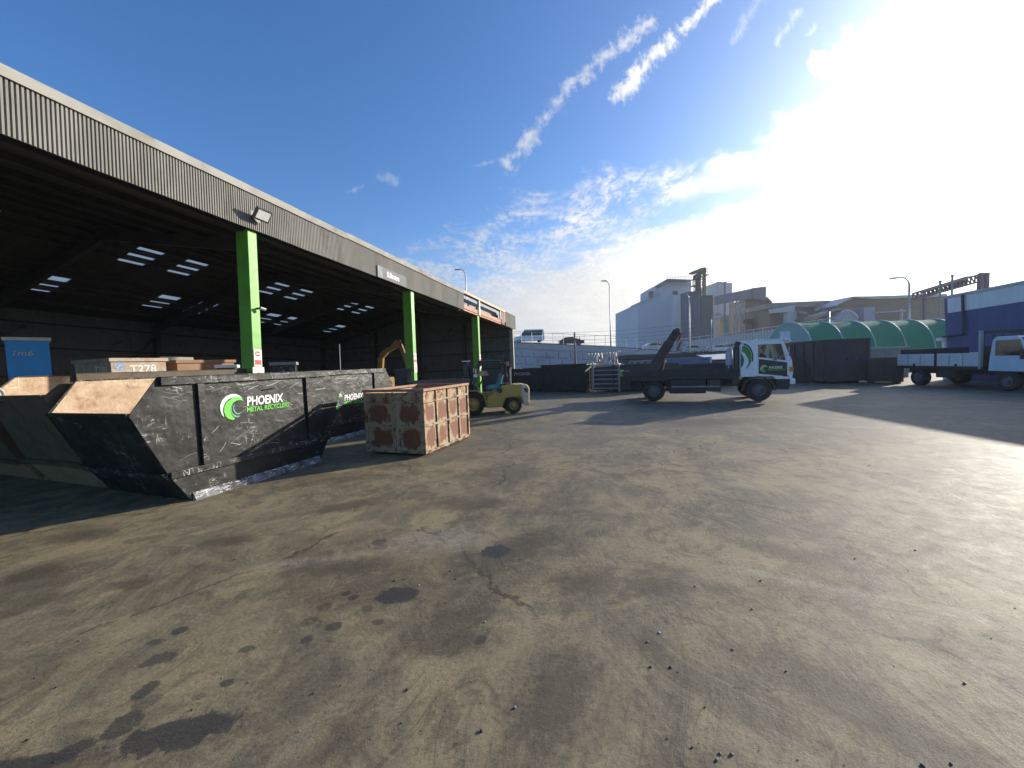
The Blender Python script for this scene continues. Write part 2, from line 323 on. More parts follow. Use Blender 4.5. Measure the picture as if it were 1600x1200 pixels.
# ---------------------------------------------------------------- ground
def ground_material():
    M = bpy.data.materials.new('dusty_yard'); M.use_nodes = True; t = NT(M.node_tree); bs = t.n['Principled BSDF']
    p = t.node('ShaderNodeTexCoord').outputs['Object']
    n1 = t.noise(p, .22, 6, .6, .6); n2 = t.noise(p, .8, 9, .68, .9); n3 = t.noise(p, 4.2, 9, .70, .3); n4 = t.noise(p, 34., 8, .72); n5 = t.noise(p, 190., 4, .65); n6 = t.noise(t.vm('ADD', p, (40., 7., 0.)), .45, 8, .66, 1.2)
    x, y, z = t.sep(p)
    c = t.mix(t.ss(n1, .35, .65), (.215, .182, .122), (.172, .151, .108))
    c = t.mix(t.m('MULTIPLY', t.ss(n2, .44, .60), .80), c, (.30, .245, .152))
    c = t.mix(t.m('MULTIPLY', t.ss(n6, .50, .62), .70), c, (.125, .103, .068))
    c = t.mix(t.m('MULTIPLY', t.ss(n2, .50, .38), .60), c, (.11, .098, .075))
    c = t.mix(t.m('MULTIPLY', t.ss(n3, .52, .70), .60), c, (.085, .074, .055))
    c = t.mix(t.m('MULTIPLY', t.ss(n3, .46, .32), .40), c, (.33, .275, .18))
    warp = t.vm('SCALE', t.vm('SUBTRACT', t.noise(p, .16, 4, .55, out=1), (.5, .5, .5)), 3.2)
    pw = t.vm('ADD', p, warp)
    def along(az, sx, sy, q=None):      # coordinates stretched along a driving direction
        return t.mapping(t.mapping(pw if q is None else q, rot=(0, 0, radians(az))), (sx, sy, 1))
    rightside = t.ss(x, -.5, 2.0); leftside = t.m('SUBTRACT', 1., rightside)
    # broad smeared wheel tracks (dark and dusty), then narrow tread scores
    for az, sx, sy, lo, hi, k, cc, msk in ((6, 1.5, .10, .50, .66, .55, (.088, .080, .062), rightside), (-4, 2.4, .12, .54, .66, .5, (.25, .218, .155), rightside), (58, 1.5, .14, .51, .66, .55, (.088, .078, .058), leftside), (66, 2.2, .16, .55, .67, .45, (.245, .205, .138), leftside),
                                           (28, 1.6, .12, .53, .66, .5, (.080, .072, .057), 1.), (98, 1.5, .10, .55, .68, .42, (.080, .073, .060), t.ss(y, 7., 10.)), (-32, 2.0, .13, .56, .68, .42, (.09, .08, .062), 1.), (14, 3.0, .12, .57, .68, .4, (.27, .24, .175), 1.)):
        g = t.noise(along(az, sx, sy), 1.3, 7, .64); brk = t.ss(t.noise(p, .5, 5, .6), .36, .60)
        c = t.mix(t.m('MULTIPLY', t.m('MULTIPLY', t.ss(g, lo, hi), k), t.m('MULTIPLY', brk, msk)), c, cc)
    for az, sx, sy, cc, k, msk in ((4, 9., .35, (.070, .060, .045), .6, rightside), (9, 13., .4, (.32, .28, .20), .5, rightside), (60, 9., .4, (.075, .064, .048), .45, leftside), (26, 11., .35, (.072, .062, .048), .5, 1.), (-24, 11., .3, (.30, .26, .19), .35, 1.), (96, 10., .3, (.075, .067, .053), .5, t.ss(y, 6.5, 9.))):
        g = t.noise(along(az, sx, sy), 1., 3, .6); brk = t.ss(t.noise(t.vm('ADD', p, (az*3., 11., 0.)), .6, 4, .6), .46, .64)
        c = t.mix(t.m('MULTIPLY', t.m('MULTIPLY', t.ss(t.m('ABSOLUTE', t.m('SUBTRACT', g, .5)), .035, .008), k), t.m('MULTIPLY', brk, msk)), c, cc)
    n7 = t.noise(t.vm('ADD', p, (3., 9., 0.)), 13., 7, .72, .6); n8 = t.noise(p, 1.9, 8, .74, 1.0)
    c = t.mix(t.m('MULTIPLY', t.ss(n8, .53, .60), .55), c, (.095, .080, .055)); c = t.mix(t.m('MULTIPLY', t.ss(n8, .45, .38), .45), c, (.31, .258, .165))
    c = t.mix(t.m('MULTIPLY', t.ss(n7, .54, .68), .55), c, t.vm('SCALE', c, .55)); c = t.mix(t.m('MULTIPLY', t.ss(n7, .44, .32), .40), c, t.vm('SCALE', c, 1.35))
    # older grey asphalt further off
    far = t.ss(t.m('ADD', y, t.m('MULTIPLY', t.m('SUBTRACT', n1, .5), 8.)), 6.8, 10.5)
    c = t.mix(t.m('MULTIPLY', far, t.ss(n2, .62, .40, .15, .75)), c, (.15, .142, .122))
    # seal joints and cracks
    vor = t.node('ShaderNodeTexVoronoi', feature='DISTANCE_TO_EDGE'); vor.inputs['Scale'].default_value = .30; t.put(vor.inputs['Vector'], t.vm('ADD', p, t.vm('SCALE', t.vm('SUBTRACT', t.noise(p, 1.1, 6, .6, out=1), (.5, .5, .5)), .9)))
    c = t.mix(t.m('MULTIPLY', t.ss(vor.outputs['Distance'], .008, .003), t.m('MULTIPLY', t.ss(n6, .48, .56), .75)), c, (.045, .040, .033))
    # grit
    c = t.mix(t.m('MULTIPLY', t.ss(n4, .48, .70), .62), c, t.vm('SCALE', c, .42))
    c = t.mix(t.m('MULTIPLY', t.ss(n4, .44, .28), .50), c, t.vm('SCALE', c, 1.55))
    c = t.mix(t.m('MULTIPLY', t.ss(n5, .58, .70), .6), c, t.vm('SCALE', c, 1.8))
    c = t.mix(t.m('MULTIPLY', t.ss(n5, .44, .32), .6), c, t.vm('SCALE', c, .4))
    c = t.vm('MULTIPLY', c, (1.05, 1.0, .88))
    # oil and water stains: ellipses with ragged edges (px centre, half length, half width, angle, strength)
    wob = t.m('ADD', t.m('MULTIPLY', t.m('SUBTRACT', t.noise(p, 11., 7, .7), .5), 2.6), t.m('MULTIPLY', t.m('SUBTRACT', t.noise(p, 45., 5, .7), .5), 1.1))
    oil = None; damp = None
    def ell(px, py, a, b, ang):
        q = G(px, py); d = t.mapping(t.vm('SUBTRACT', p, (q.x, q.y, 0)), (1, 1, 0), (0, 0, -radians(ang)))
        d = t.vm('MULTIPLY', d, (1/a, 1/b, 0)); return t.m('SUBTRACT', t.m('SUBTRACT', 1.0, t.vm('LENGTH', d, out=1)), t.m('MULTIPLY', wob, .55))
    for (px, py, a, b, ang) in ((278, 1146, .34, .12, 12), (620, 930, .20, .14, 0), (248, 1030, .12, .075, 20), (228, 1078, .06, .08, 0), (229, 1098, .08, .07, 0), (192, 1132, .10, .10, 0), (775, 862, .17, .16, 10), (279, 986, .07, .05, 0),
                                (508, 949, .07, .06, 0), (484, 971, .07, .06, 0), (522, 979, .07, .06, 0), (479, 1000, .05, .05, 0), (354, 1067, .05, .04, 0), (752, 999, .05, .05, 0), (593, 847, .10, .09, 0), (595, 855, .09, .07, 0),
                                (242, 1003, .06, .04, 0), (310, 1089, .04, .03, 0), (117, 1170, .10, .05, 20), (40, 1195, .30, .06, 10), (386, 1014, .06, .04, 10), (552, 934, .05, .05, 0), (540, 928, .05, .04, 0), (574, 951, .06, .05, 0), (590, 972, .05, .04, 0)):
        f = t.m('MULTIPLY', t.ss(ell(px, py, a*1.06, b*1.06, ang), .02, .26), 1. if a > .15 else (.9, .55, .75)[int(px) % 3]); oil = f if oil is None else t.m('MAXIMUM', oil, f)
    for (px, py, a, b, ang) in ((525, 887, .55, .22, 0), (720, 970, .34, .2, 20), (120, 838, .55, .28, 0), (360, 845, .40, .18, 10), (58, 895, .30, .22, 15), (210, 912, .26, .12, 0), (735, 788, .7, .3, 0), (545, 790, .55, .25, 30), (800, 860, .9, .3, 40),
                                (920, 910, .35, .25, 0), (1010, 915, .3, .2, 0), (870, 1090, .5, .25, 60), (1370, 1120, .75, .22, -55), (1210, 860, .5, .2, -40), (1100, 660, 1.6, .8, 10), (700, 1000, .4, .2, 0)):
        f = t.ss(t.m('SUBTRACT', ell(px, py, a*1.15, b*1.15, ang), t.m('MULTIPLY', t.m('SUBTRACT', n3, .5), 1.6)), -.05, .65); damp = f if damp is None else t.m('MAXIMUM', damp, f)
    pale = None
    for (px, py, a, b, ang) in ((1205, 900, .30, .07, -38), (1330, 925, .40, .06, -24), (1250, 910, .3, .06, -25), (680, 845, .9, .4, 10), (470, 880, .6, .15, 5)):
        f = t.ss(ell(px, py, a, b, ang), -.1, .7); pale = f if pale is None else t.m('MAXIMUM', pale, f)
    c = t.mix(t.m('MULTIPLY', pale, t.ss(n7, .40, .58, .08, .42)), c, (.38, .35, .28))
    c = t.mix(t.m('MULTIPLY', damp, .68), c, (.066, .054, .036))
    c = t.mix(t.m('MULTIPLY', oil, .84), c, t.mix(n4, (.020, .020, .021), (.055, .052, .047)))
    t.put(bs.inputs['Base Color'], c)
    rr = t.m('MULTIPLY_ADD', n3, .30, .50); rr = t.m('SUBTRACT', rr, t.m('MULTIPLY', oil, .12)); t.put(bs.inputs['Roughness'], rr)
    bs.inputs['Specular IOR Level'].default_value = .28
    b = t.node('ShaderNodeBump'); b.inputs['Strength'].default_value = .7; b.inputs['Distance'].default_value = .012
    hh = t.m('ADD', t.m('MULTIPLY', n4, .8), t.m('ADD', t.m('MULTIPLY', n5, .45), t.m('MULTIPLY', n3, .35)))
    t.put(b.inputs['Height'], hh); t.l.new(b.outputs[0], bs.inputs['Normal'])
    return M
gm = MB()
gm.quad((-3000, -1500, 0), (3000, -1500, 0), (3000, 4500, 0), (-3000, 4500, 0))
tag(gm.build('yard_ground', ground_material()), kind='structure')

def debris():
    m = MB(); R = random.Random(3)
    spots = [(758, 972, .017), (752, 1143, .016), (1188, 908, .014), (1175, 952, .016), (1145, 1015, .016), (1012, 1003, .014), (636, 1078, .016), (1082, 1168, .011), (1120, 1188, .012), (1125, 1178, .009), (1017, 1042, .013), (1048, 1043, .014), (1086, 916, .014),
             (1228, 1049, .012), (805, 1106, .013), (627, 1130, .012), (42, 1157, .015), (577, 854, .012), (712, 905, .014), (633, 905, .016), (703, 893, .014), (616, 908, .018), (655, 915, .013), (690, 830, .016), (1030, 989, .012), (1336, 873, .014), (1430, 860, .014), (1507, 1068, .014)]
    pts = [(G(a, b), s*.72) for a, b, s in spots]
    for k in range(110):
        q = G(R.uniform(-100, 1700), 640+560*R.random()**.6); pts.append((q, R.choice((.0025, .003, .004, .005, .006, .009))*(1 if q.y < 5 else 1.5)))
    for q, s in pts:
        n0 = len(m.b.verts); m.mi = R.choice((0, 0, 1, 1, 2))
        b = bmesh.ops.create_icosphere(m.b, subdivisions=1, radius=s)
        sc = Vector((R.uniform(.7, 1.5), R.uniform(.6, 1.1), R.uniform(.4, .8))); rz = Matrix.Rotation(R.uniform(0, 6.28), 3, 'Z')
        for v in b['verts']:
            v.co = rz @ Vector([v.co[i]*sc[i]*R.uniform(.75, 1.2) for i in range(3)]) + Vector((q.x, q.y, s*.35))
            for f in v.link_faces: f.material_index = m.mi
    tag(m.build('scattered_debris', [mat('grit_dark', (.05, .045, .04)), mat('grit_brown', (.20, .17, .13)), mat('grit_pale', (.5, .48, .42))], fix=False), kind='stuff', label='small stones and metal crumbs scattered over the dusty yard', cat='debris')
debris()

# ---------------------------------------------------------------- emblem and lettering
def emblem(mb, to3, mats=(0, 1, 2), depth=.003, back=True):
    """crescent bird-head emblem; to3(x,y,h) maps a 0..1 square and a height off the panel to 3d. materials: white, green, teal"""
    def S(pts): return [((x-355)/470, -(y-420)/470) for x, y in pts]
    shapes = [(0, [(145, 450), (150, 360), (190, 280), (260, 215), (350, 187), (430, 190), (500, 230), (540, 285), (480, 250), (390, 243), (300, 268), (235, 330), (198, 400), (183, 480), (195, 585), (160, 520)]),
              (1, [(360, 262), (400, 240), (460, 240), (520, 268), (548, 300), (568, 332), (500, 308), (430, 312), (370, 350), (328, 420), (315, 500), (335, 575), (388, 645), (340, 655), (270, 625), (225, 570), (205, 490), (215, 400), (260, 325)]),
              (2, [(390, 345), (352, 410), (337, 480), (352, 540), (402, 588), (488, 600), (430, 620), (375, 604), (338, 556), (322, 495), (335, 420)]),
              (2, [(425, 340), (390, 390), (378, 440), (390, 500), (432, 548), (528, 540), (455, 572), (396, 548), (364, 490), (368, 410)])]
    for k, pts in shapes:
        mb.mi = mats[k]; mb.prism(S(pts), lambda a, b: to3(a, b, 0), lambda a, b: to3(a, b, depth))

def phoenix_logo(parent, h, org, ex, ez, nrm, name='logo', small=True):
    """the whole sign: org = emblem centre, ex along, ez up, nrm outwards; h = emblem height"""
    ex, ez, nrm, org = Vector(ex), Vector(ez), Vector(nrm), Vector(org); m = MB()
    emblem(m, lambda a, b, c: org+ex*a*h+ez*b*h+nrm*(.003+c))
    def T(dx, dz): return Matrix.Translation(org+ex*dx*h+ez*dz*h+nrm*.0045) @ Matrix((ex, ez, nrm)).transposed().to_4x4()
    m.mi = 0; m.text('PHOENIX', .50*h, T(.56, -.02), .12, .012*h, .003, 1.62*h)
    if small: m.mi = 1; m.text('METAL RECYCLERS', .27*h, T(.53, -.27), .12, .005*h, .003, 1.92*h)
    return m.build(name, [LOGOW, LOGOG, LOGOT], parent)

# ---------------------------------------------------------------- chain-lift skips
def skip(label, org, az, H=2.0, Wd=2.25, outer=None, liner=None, logo=None, lower=None, lug=False, L=2.58, name='skip_bin', cat='skip bin', group='prow-ended skips in front of the shed', ribs=(.245, 2.335), nose=1.47):
    outer = outer or BLK; liner = liner or RUSTIN; lower = lower or outer; k = H/2.0
    t = thing(name, label, cat, (org[0], org[1], 0), pi/2-az, group)
    pr = [(-.27, .47*k), (-.69, nose*k), (-.32, H), (L+.32, H), (L+.69, nose*k), (L+.27, .47*k)]
    lo = [(0, 0.01), (-.27, .47*k), (L+.27, .47*k), (L, 0.01)]
    def dent(o, amt):
        for v in o.data.vertices: v.co += Vector(mnoise.noise_vector(v.co*1.7))*amt
    m = MB(); m.py(pr, 0, .02); m.py(pr, Wd-.02, Wd); m.build('side_panel', outer, t)
    m = MB(); m.py([(-.60, nose*k), (-.30, H-.012), (L+.30, H-.012), (L+.60, nose*k), (L+.2, .5*k), (-.2, .5*k)], .0205, .026)
    m.py([(-.66, (nose-.02)*k), (-.31, H-.012), (L+.31, H-.012), (L+.66, (nose-.02)*k), (L+.24, .48*k), (-.24, .48*k)], Wd-.026, Wd-.0205); m.build('liner', liner, t)
    m = MB(); m.py(lo, .004, .024); m.py(lo, Wd-.024, Wd-.004)
    for x, s in ((0, -1), (L, 1)):         # lower end plates
        m.py([(x, .01), (x+s*.27, .47*k), (x+s*.25, .47*k), (x-s*.02, .01)], .025, Wd-.025)
    m.box(.0, L, .025, Wd-.025, .012, .03); m.build('lower_tub', lower, t)
    for x, s in ((0, -1), (L, 1)):
        m = MB(); m.py([(x+s*.27, .472*k), (x+s*.69, nose*k), (x+s*.665, nose*k), (x+s*.245, .472*k)], .021, Wd-.021)
        for v in m.b.verts: v.co.x += .03*mnoise.noise(v.co*2.3)
        ep = m.build('end_plate', outer, t)
        m = MB(); m.py([(x+s*.70, (nose-.03)*k), (x+s*.72, (nose+.03)*k), (x+s*.65, (nose+.03)*k), (x+s*.645, (nose-.03)*k)], .022, Wd-.022); m.build('lip', outer, ep)
        m = MB(); m.py([(x+s*.30, .42*k), (x+s*.36, .52*k), (x+s*.27, .52*k), (x+s*.255, .44*k)], .022, Wd-.022); m.build('cross_rail', BLK2 if outer is BLK else outer, ep)
    # flared skid along the foot
    m = MB(); n = 14
    for i in range(n):
        x0 = L*i/n*.98+.02; x1 = L*(i+1)/n*.98+.02
        w = lambda x: -.10-.03*mnoise.noise(Vector((x*3, org[0], 0)))
        m.hexa([(x0, w(x0), .0), (x1, w(x1), .0), (x1, .002, .0), (x0, .002, .0), (x0, -.002, .12), (x1, -.002, .12), (x1, .002, .12), (x0, .002, .12)])
    m.build('skid_plate', SKID if outer is BLK else lower, t)
    m = MB(); m.box(-.30, L+.30, -.055, -.001, H-.12, H-.002); m.box(-.30, L+.30, -.055, .04, H, H+.012); m.build('rim', BLK2 if outer is BLK else outer, t, .006)
    m = MB(); m.box(-.30, L+.30, Wd+.001, Wd+.055, H-.12, H-.002); m.box(-.30, L+.30, Wd-.04, Wd+.055, H, H+.012); m.build('rim', BLK2 if outer is BLK else outer, t, .006)
    m = MB(); m.box(-.27, L+.27, -.05, -.001, .43*k, .53*k); m.build('side_rail', BLK2 if outer is BLK else outer, t, .006)
    for x in ribs:
        m = MB(); m.box(x-.05, x+.05, -.05, -.001, .532*k, H-.122); m.build('rib', outer, t, .006)
    for x in (L*.35, L*.65):
        m = MB(); m.cyl((x, Wd+.001, 1.35*k), (x, Wd+.12, 1.35*k), .05); m.build('lifting_pin', outer, t)
    if logo: phoenix_logo(t, *logo)
    if outer is BLK:
        R = random.Random(int(org[1]*100)); m = MB()
        for i in range(150):
            x = R.uniform(-.25, L+.2) if R.random() < .7 else R.uniform(.3, 1.9); z = H-.14-abs(R.gauss(0, .16)) if R.random() < .68 else R.uniform(.62, H-.2)
            if z < .6: continue
            a = R.gauss(0, .35) if R.random() < .6 else R.uniform(0, pi); ln = R.uniform(.04, .30)*(1 if R.random() < .85 else 2.2); w = R.uniform(.0018, .0055); cv = R.uniform(-.25, .25); P = []
            for k in range(7): u = k/6-.5; P.append((x+cos(a)*u*ln-sin(a)*cv*ln*(u*u), z+sin(a)*u*ln+cos(a)*cv*ln*(u*u)))
            if any(q[0] < -.30 or q[0] > L+.3 or q[1] > H-.13 or q[1] < .56 or any(abs(q[0]-r) < .06 for r in ribs) or (logo and .15 < q[0] < 1.6 and abs(q[1]-logo[1][2]) < .28) for q in P): continue
            m.mi = R.choice((0, 0, 1))
            for p, q in zip(P, P[1:]): m.quad((p[0], -.0015, p[1]-w), (q[0], -.0015, q[1]-w), (q[0], -.0015, q[1]+w), (p[0], -.0015, p[1]+w))
        tag(m.build('scuff_marks', [mat('scuff_grey', (.20, .20, .19)), mat('scuff_pale', (.48, .48, .45))], t, fix=False), kind='stuff')
    if lug:
        m = MB(); pts = []
        for i in range(20): pts.append((-.72+.13*cos(2*pi*i/19), Wd*.80+.0, (nose+.05)*k+.13*sin(2*pi*i/19)))
        m.tube(pts, .025, 8); m.box(-.80, -.66, Wd*.80-.2, Wd*.80+.2, (nose-.05)*k, (nose-.03)*k); m.build('lifting_ring', GREY, t)
    return t
SAZ = radians(20.0); SD = Vector((sin(SAZ), cos(SAZ), 0)); SL = Vector((-cos(SAZ), sin(SAZ), 0))
S1 = Vector((-5.24, 6.10, 0))
def on_skip(px, py, org):                  # photo point on the skip's right side: (s, z)
    d = ray(px, py); n = -SL; q = EYE + d*((org-EYE).dot(n)/d.dot(n)); return (q-org).dot(SD), q.z
e1 = on_skip(361, 636, S1)
X3, Z3, Ym = (1, 0, 0), (0, 0, 1), (0, -1, 0)
skip('scratched black skip with rusty interior and large bird emblem, nearest of the black skips', S1, SAZ, logo=(.46, (e1[0]+.02, -.001, e1[1]), X3, Z3, Ym))
q2 = A(527, 627, 11.0); S2 = Vector((q2.x, q2.y, 0)) - SD*.72
skip('black skip behind the near one, half hidden by the rusty crate', S2, SAZ, logo=(.48, (.72, -.001, q2.z), X3, Z3, Ym))
RUSTDK = mat('rusty_dark_skip', (.075, .052, .03), (.11, .078, .045), 3, .7, .1, bump=.3, dirt=(.07, .05, .03), dscale=2)
OLIVE = mat('olive_rust_tub', (.27, .20, .10), (.18, .135, .075), 3, .8, .1, bump=.4, dirt=(.08, .06, .045), dscale=2.4)
S3 = S1 + SL*2.42 + SD*.05
skip('rusty skip with olive tub and lifting ring, just left of the near black skip', S3, SAZ, H=2.12, Wd=2.05, outer=RUSTDK, lower=OLIVE, lug=True, nose=1.66)
skip('low rusty skip at the far left end of the skip row', S3 + SL*2.3 + SD*.0, SAZ, H=1.86, outer=RUSTDK, lower=OLIVE)

# scrap wire poking out of the skips
def scrap(name, label, org, spread, n, z, seed):
    R = random.Random(seed); m = MB()
    for i in range(n):
        p = Vector(org)+SD*R.uniform(-spread, spread)+SL*R.uniform(.2, 1.2); pts = []
        d = Vector((R.uniform(-1, 1), R.uniform(-1, 1), R.uniform(.2, 1)))*.22
        for k in range(6): pts.append(p+Vector((0, 0, z-.62))+Vector((d.x, d.y, .40))*(k/2.2)+Vector((0, 0, -.09*(k/2.2)**2))+Vector((R.uniform(-.03, .03), R.uniform(-.03, .03), 0)))
        m.tube([(q.x, q.y, q.z-.15) for q in pts], R.choice((.008, .012, .02)), 6)
    for i in range(n*2):
        p = Vector(org)+SD*R.uniform(-spread, spread)+SL*R.uniform(.25, 1.5)
        M = Matrix.Rotation(R.uniform(0, 3), 3, 'Z') @ Matrix.Rotation(R.uniform(-.7, .7), 3, 'X'); h = Vector((R.uniform(.1, .3), R.uniform(.04, .15), R.uniform(.01, .05)))
        c = Vector((p.x, p.y, z-.72+R.uniform(0, .12))); m.mi = R.choice((0, 1, 1, 2))
        m.hexa([c+M @ Vector((sx*h.x, sy*h.y, sz*h.z)) for sz in (-1, 1) for sx, sy in ((-1, -1), (1, -1), (1, 1), (-1, 1))]); m.mi = 0
    # the load that carries the loose pieces
    o = Vector(org)-SD*spread*1.05+SL*.04; a = SD*spread*2.1; b = SL*1.7; m.mi = 1
    m.hexa([o+Vector((0, 0, .1)), o+a+Vector((0, 0, .1)), o+a+b+Vector((0, 0, .1)), o+b+Vector((0, 0, .1)), o+Vector((0, 0, z-.75)), o+a+Vector((0, 0, z-.8)), o+a+b+Vector((0, 0, z-.72)), o+b+Vector((0, 0, z-.78))])
    return tag(m.build(name, [GALV, STEELDK, RUST]), label, 'scrap metal', kind='stuff')
scrap('scrap_metal', 'wire and scrap poking out of the near black skip', S1+SD*1.35, 1.05, 9, 2.06, 5)
scrap('scrap_metal', 'curled wire and scrap heaped in the black skip behind the crate', S2+SD*1.3, 1.05, 10, 2.1, 9)

# ---------------------------------------------------------------- rusty steel crate
def panel_material():
    M = bpy.data.materials.new('peeling_cream_panel'); M.use_nodes = True; t = NT(M.node_tree); bs = t.n['Principled BSDF']
    tc = t.node('ShaderNodeTexCoord'); g = tc.outputs['Generated']; o = t.vm('ADD', tc.outputs['Object'], t.vm('SCALE', (9., 5., 7.), t.node('ShaderNodeObjectInfo').outputs['Random']))
    gx, gy, gz = t.sep(t.vm('SUBTRACT', g, (.5, .5, .5)))
    r = t.m('MAXIMUM', t.m('ABSOLUTE', gz), t.m('MAXIMUM', t.m('ABSOLUTE', gx), t.m('ABSOLUTE', gy)))
    gx2, gy2, gz2 = [t.m('ABSOLUTE', q) for q in (gx, gy, gz)]; rr = t.m('SUBTRACT', .40, t.m('POWER', t.m('MAXIMUM', t.m('SUBTRACT', t.m('ADD', t.m('ADD', t.m('POWER', gx2, 4.), t.m('POWER', gy2, 4.)), t.m('POWER', gz2, 4.)), .0625), 0.), .25))
    n = t.noise(o, 6.5, 9, .74, .5); n2 = t.noise(o, 1.7, 3); stk = t.noise(t.mapping(o, (8, 8, 1.1)), 1.3, 5, .62)
    f = t.ss(t.m('ADD', rr, t.m('ADD', t.m('MULTIPLY', t.m('SUBTRACT', n, .5), .62), t.m('ADD', t.m('MULTIPLY', t.m('SUBTRACT', n2, .5), .5), t.m('MULTIPLY', t.m('SUBTRACT', stk, .5), .55)))), -.06, .07)
    pc = t.mix(t.noise(o, 3, 5), (.40, .33, .205), (.25, .205, .135)); rc = t.mix(t.noise(o, 9, 6), (.23, .082, .034), (.10, .036, .02))
    st = t.noise(t.mapping(o, (9, 9, .8)), 1.2, 5, .6); pc = t.mix(t.m('MULTIPLY', t.ss(st, .5, .72), .5), pc, (.32, .2, .11))
    t.put(bs.inputs['Base Color'], t.mix(f, pc, rc)); bs.inputs['Roughness'].default_value = .7
    b = t.node('ShaderNodeBump'); b.inputs['Strength'].default_value = .4; b.inputs['Distance'].default_value = .01; t.put(b.inputs['Height'], t.m('MULTIPLY_ADD', f, -.8, n)); t.l.new(b.outputs[0], bs.inputs['Normal'])
    return M
def crate():
    a = G(666, 714); az = radians(20.3); Lx, Wy, H = 2.19, 1.63, 1.50
    t = thing('steel_crate', 'rusty cream steel crate with ribbed sides standing in front of the forklift', 'crate', (a.x, a.y, 0), pi/2-az)
    fr = mat('crate_frame', (.42, .32, .19), (.30, .20, .11), 4, .7, .1, bump=.2, dirt=(.21, .085, .04), dscale=4.5, dthr=(.46, .60)); PA = PM = panel_material()
    def part(nm, mt, *bx, bev=.006):
        m = MB()
        for q in bx: m.box(*q)
        return m.build(nm, mt, t, bev)
    xs = [0, .56, 1.10, 1.64, Lx]
    for i in range(4):
        for z0, z1 in ((.10, .66), (.70, 1.20), (1.24, 1.44)):
            PM = PA if z1 < 1.3 else fr
            part('panel', PM, (xs[i]+.03, xs[i+1]-.03, .03, .04, z0, z1), bev=0)
            if i < 2: part('panel', PM, ((.03, .04) + ((.05, .79) if i == 0 else (.84, Wy-.05)) + (z0, z1)), bev=0)
    PM = PA
    for y0 in (Wy-.04,): part('panel', PM, (.04, Lx-.04, y0, y0+.01, .1, 1.44), bev=0)
    part('panel', PM, (Lx-.04, Lx-.03, .04, Wy-.05, .1, 1.44), bev=0)
    for x, y in ((.03, .03), (Lx-.03, .03), (.03, Wy-.03), (Lx-.03, Wy-.03)): part('corner_post', fr, (x-.035, x+.035, y-.035, y+.035, .07, H-.04))
    for x in xs[1:4]: part('rib', fr, (x-.028, x+.028, -.004, .032, .10, H-.05))
    part('rib', fr, (-.004, .032, Wy/2-.03, Wy/2+.03, .10, H-.05))
    for z in (.68, 1.22): part('side_rail', fr, (.03, Lx-.03, -.008, .03, z-.025, z+.025)); part('side_rail', fr, (-.008, .03, .03, Wy-.03, z-.022, z+.022))
    part('side_rail', fr, (0, Lx, -.006, .05, .06, .11)); part('side_rail', fr, (-.006, .05, .05, Wy, .06, .11)); part('side_rail', fr, (0.05, Lx, Wy-.05, Wy, .06, .11))
    tr = mat('crate_top_rail', (.40, .22, .13), (.30, .14, .08), 5, .75, .1, bump=.2, dirt=(.5, .4, .27), dscale=4)
    part('top_rail', tr, (-.02, Lx+.02, -.03, .05, H-.04, H+.02)); part('top_rail', tr, (-.02, .05, .052, Wy+.03, H-.04, H+.02)); part('top_rail', tr, (.052, Lx+.02, Wy-.05, Wy+.03, H-.04, H+.02)); part('top_rail', tr, (Lx-.05, Lx+.02, .052, Wy-.052, H-.04, H+.02))
    part('floor_plate', RUST, (.05, Lx-.05, .05, Wy-.05, .08, .10), bev=0)
    for x in (.35, 1.1, 1.8): part('skid', RUST, (x-.09, x+.09, .08, Wy-.06, .0, .06))
    part('load', RUST, (.06, Lx-.06, .06, Wy-.06, .102, 1.30), bev=.05)
crate()

# ---------------------------------------------------------------- the shed
TA = radians(2.6)                           # the yard rises away from the camera by this against the shed's level
FAZ = radians(18.12); FORG = Vector((-6.22, 9.409, 0))
GM = Matrix.Rotation(-TA, 4, 'X')
LV = .427
SHM = GM @ Matrix.Translation((FORG.x, FORG.y, LV)) @ Matrix.Rotation(pi/2-FAZ, 4, 'Z')
def gz(s, d):                               # ground height in the shed's own frame
    yG = FORG.y + s*cos(FAZ) + d*sin(FAZ); return yG*tan(TA) - LV
EB, ET = 5.96-LV, 7.02-LV                   # fascia bottom and top
RIDGE_D, BACK_D = 8.2, 16.5; ZE, ZR = 6.02-LV+.03, 7.86-LV; ZB = 5.98-LV
S0, S1e = -13.0, 21.3
def roofz(d): return ZE+(ZR-ZE)*d/RIDGE_D if d < RIDGE_D else ZR+(ZB-ZR)*(d-RIDGE_D)/(BACK_D-RIDGE_D)
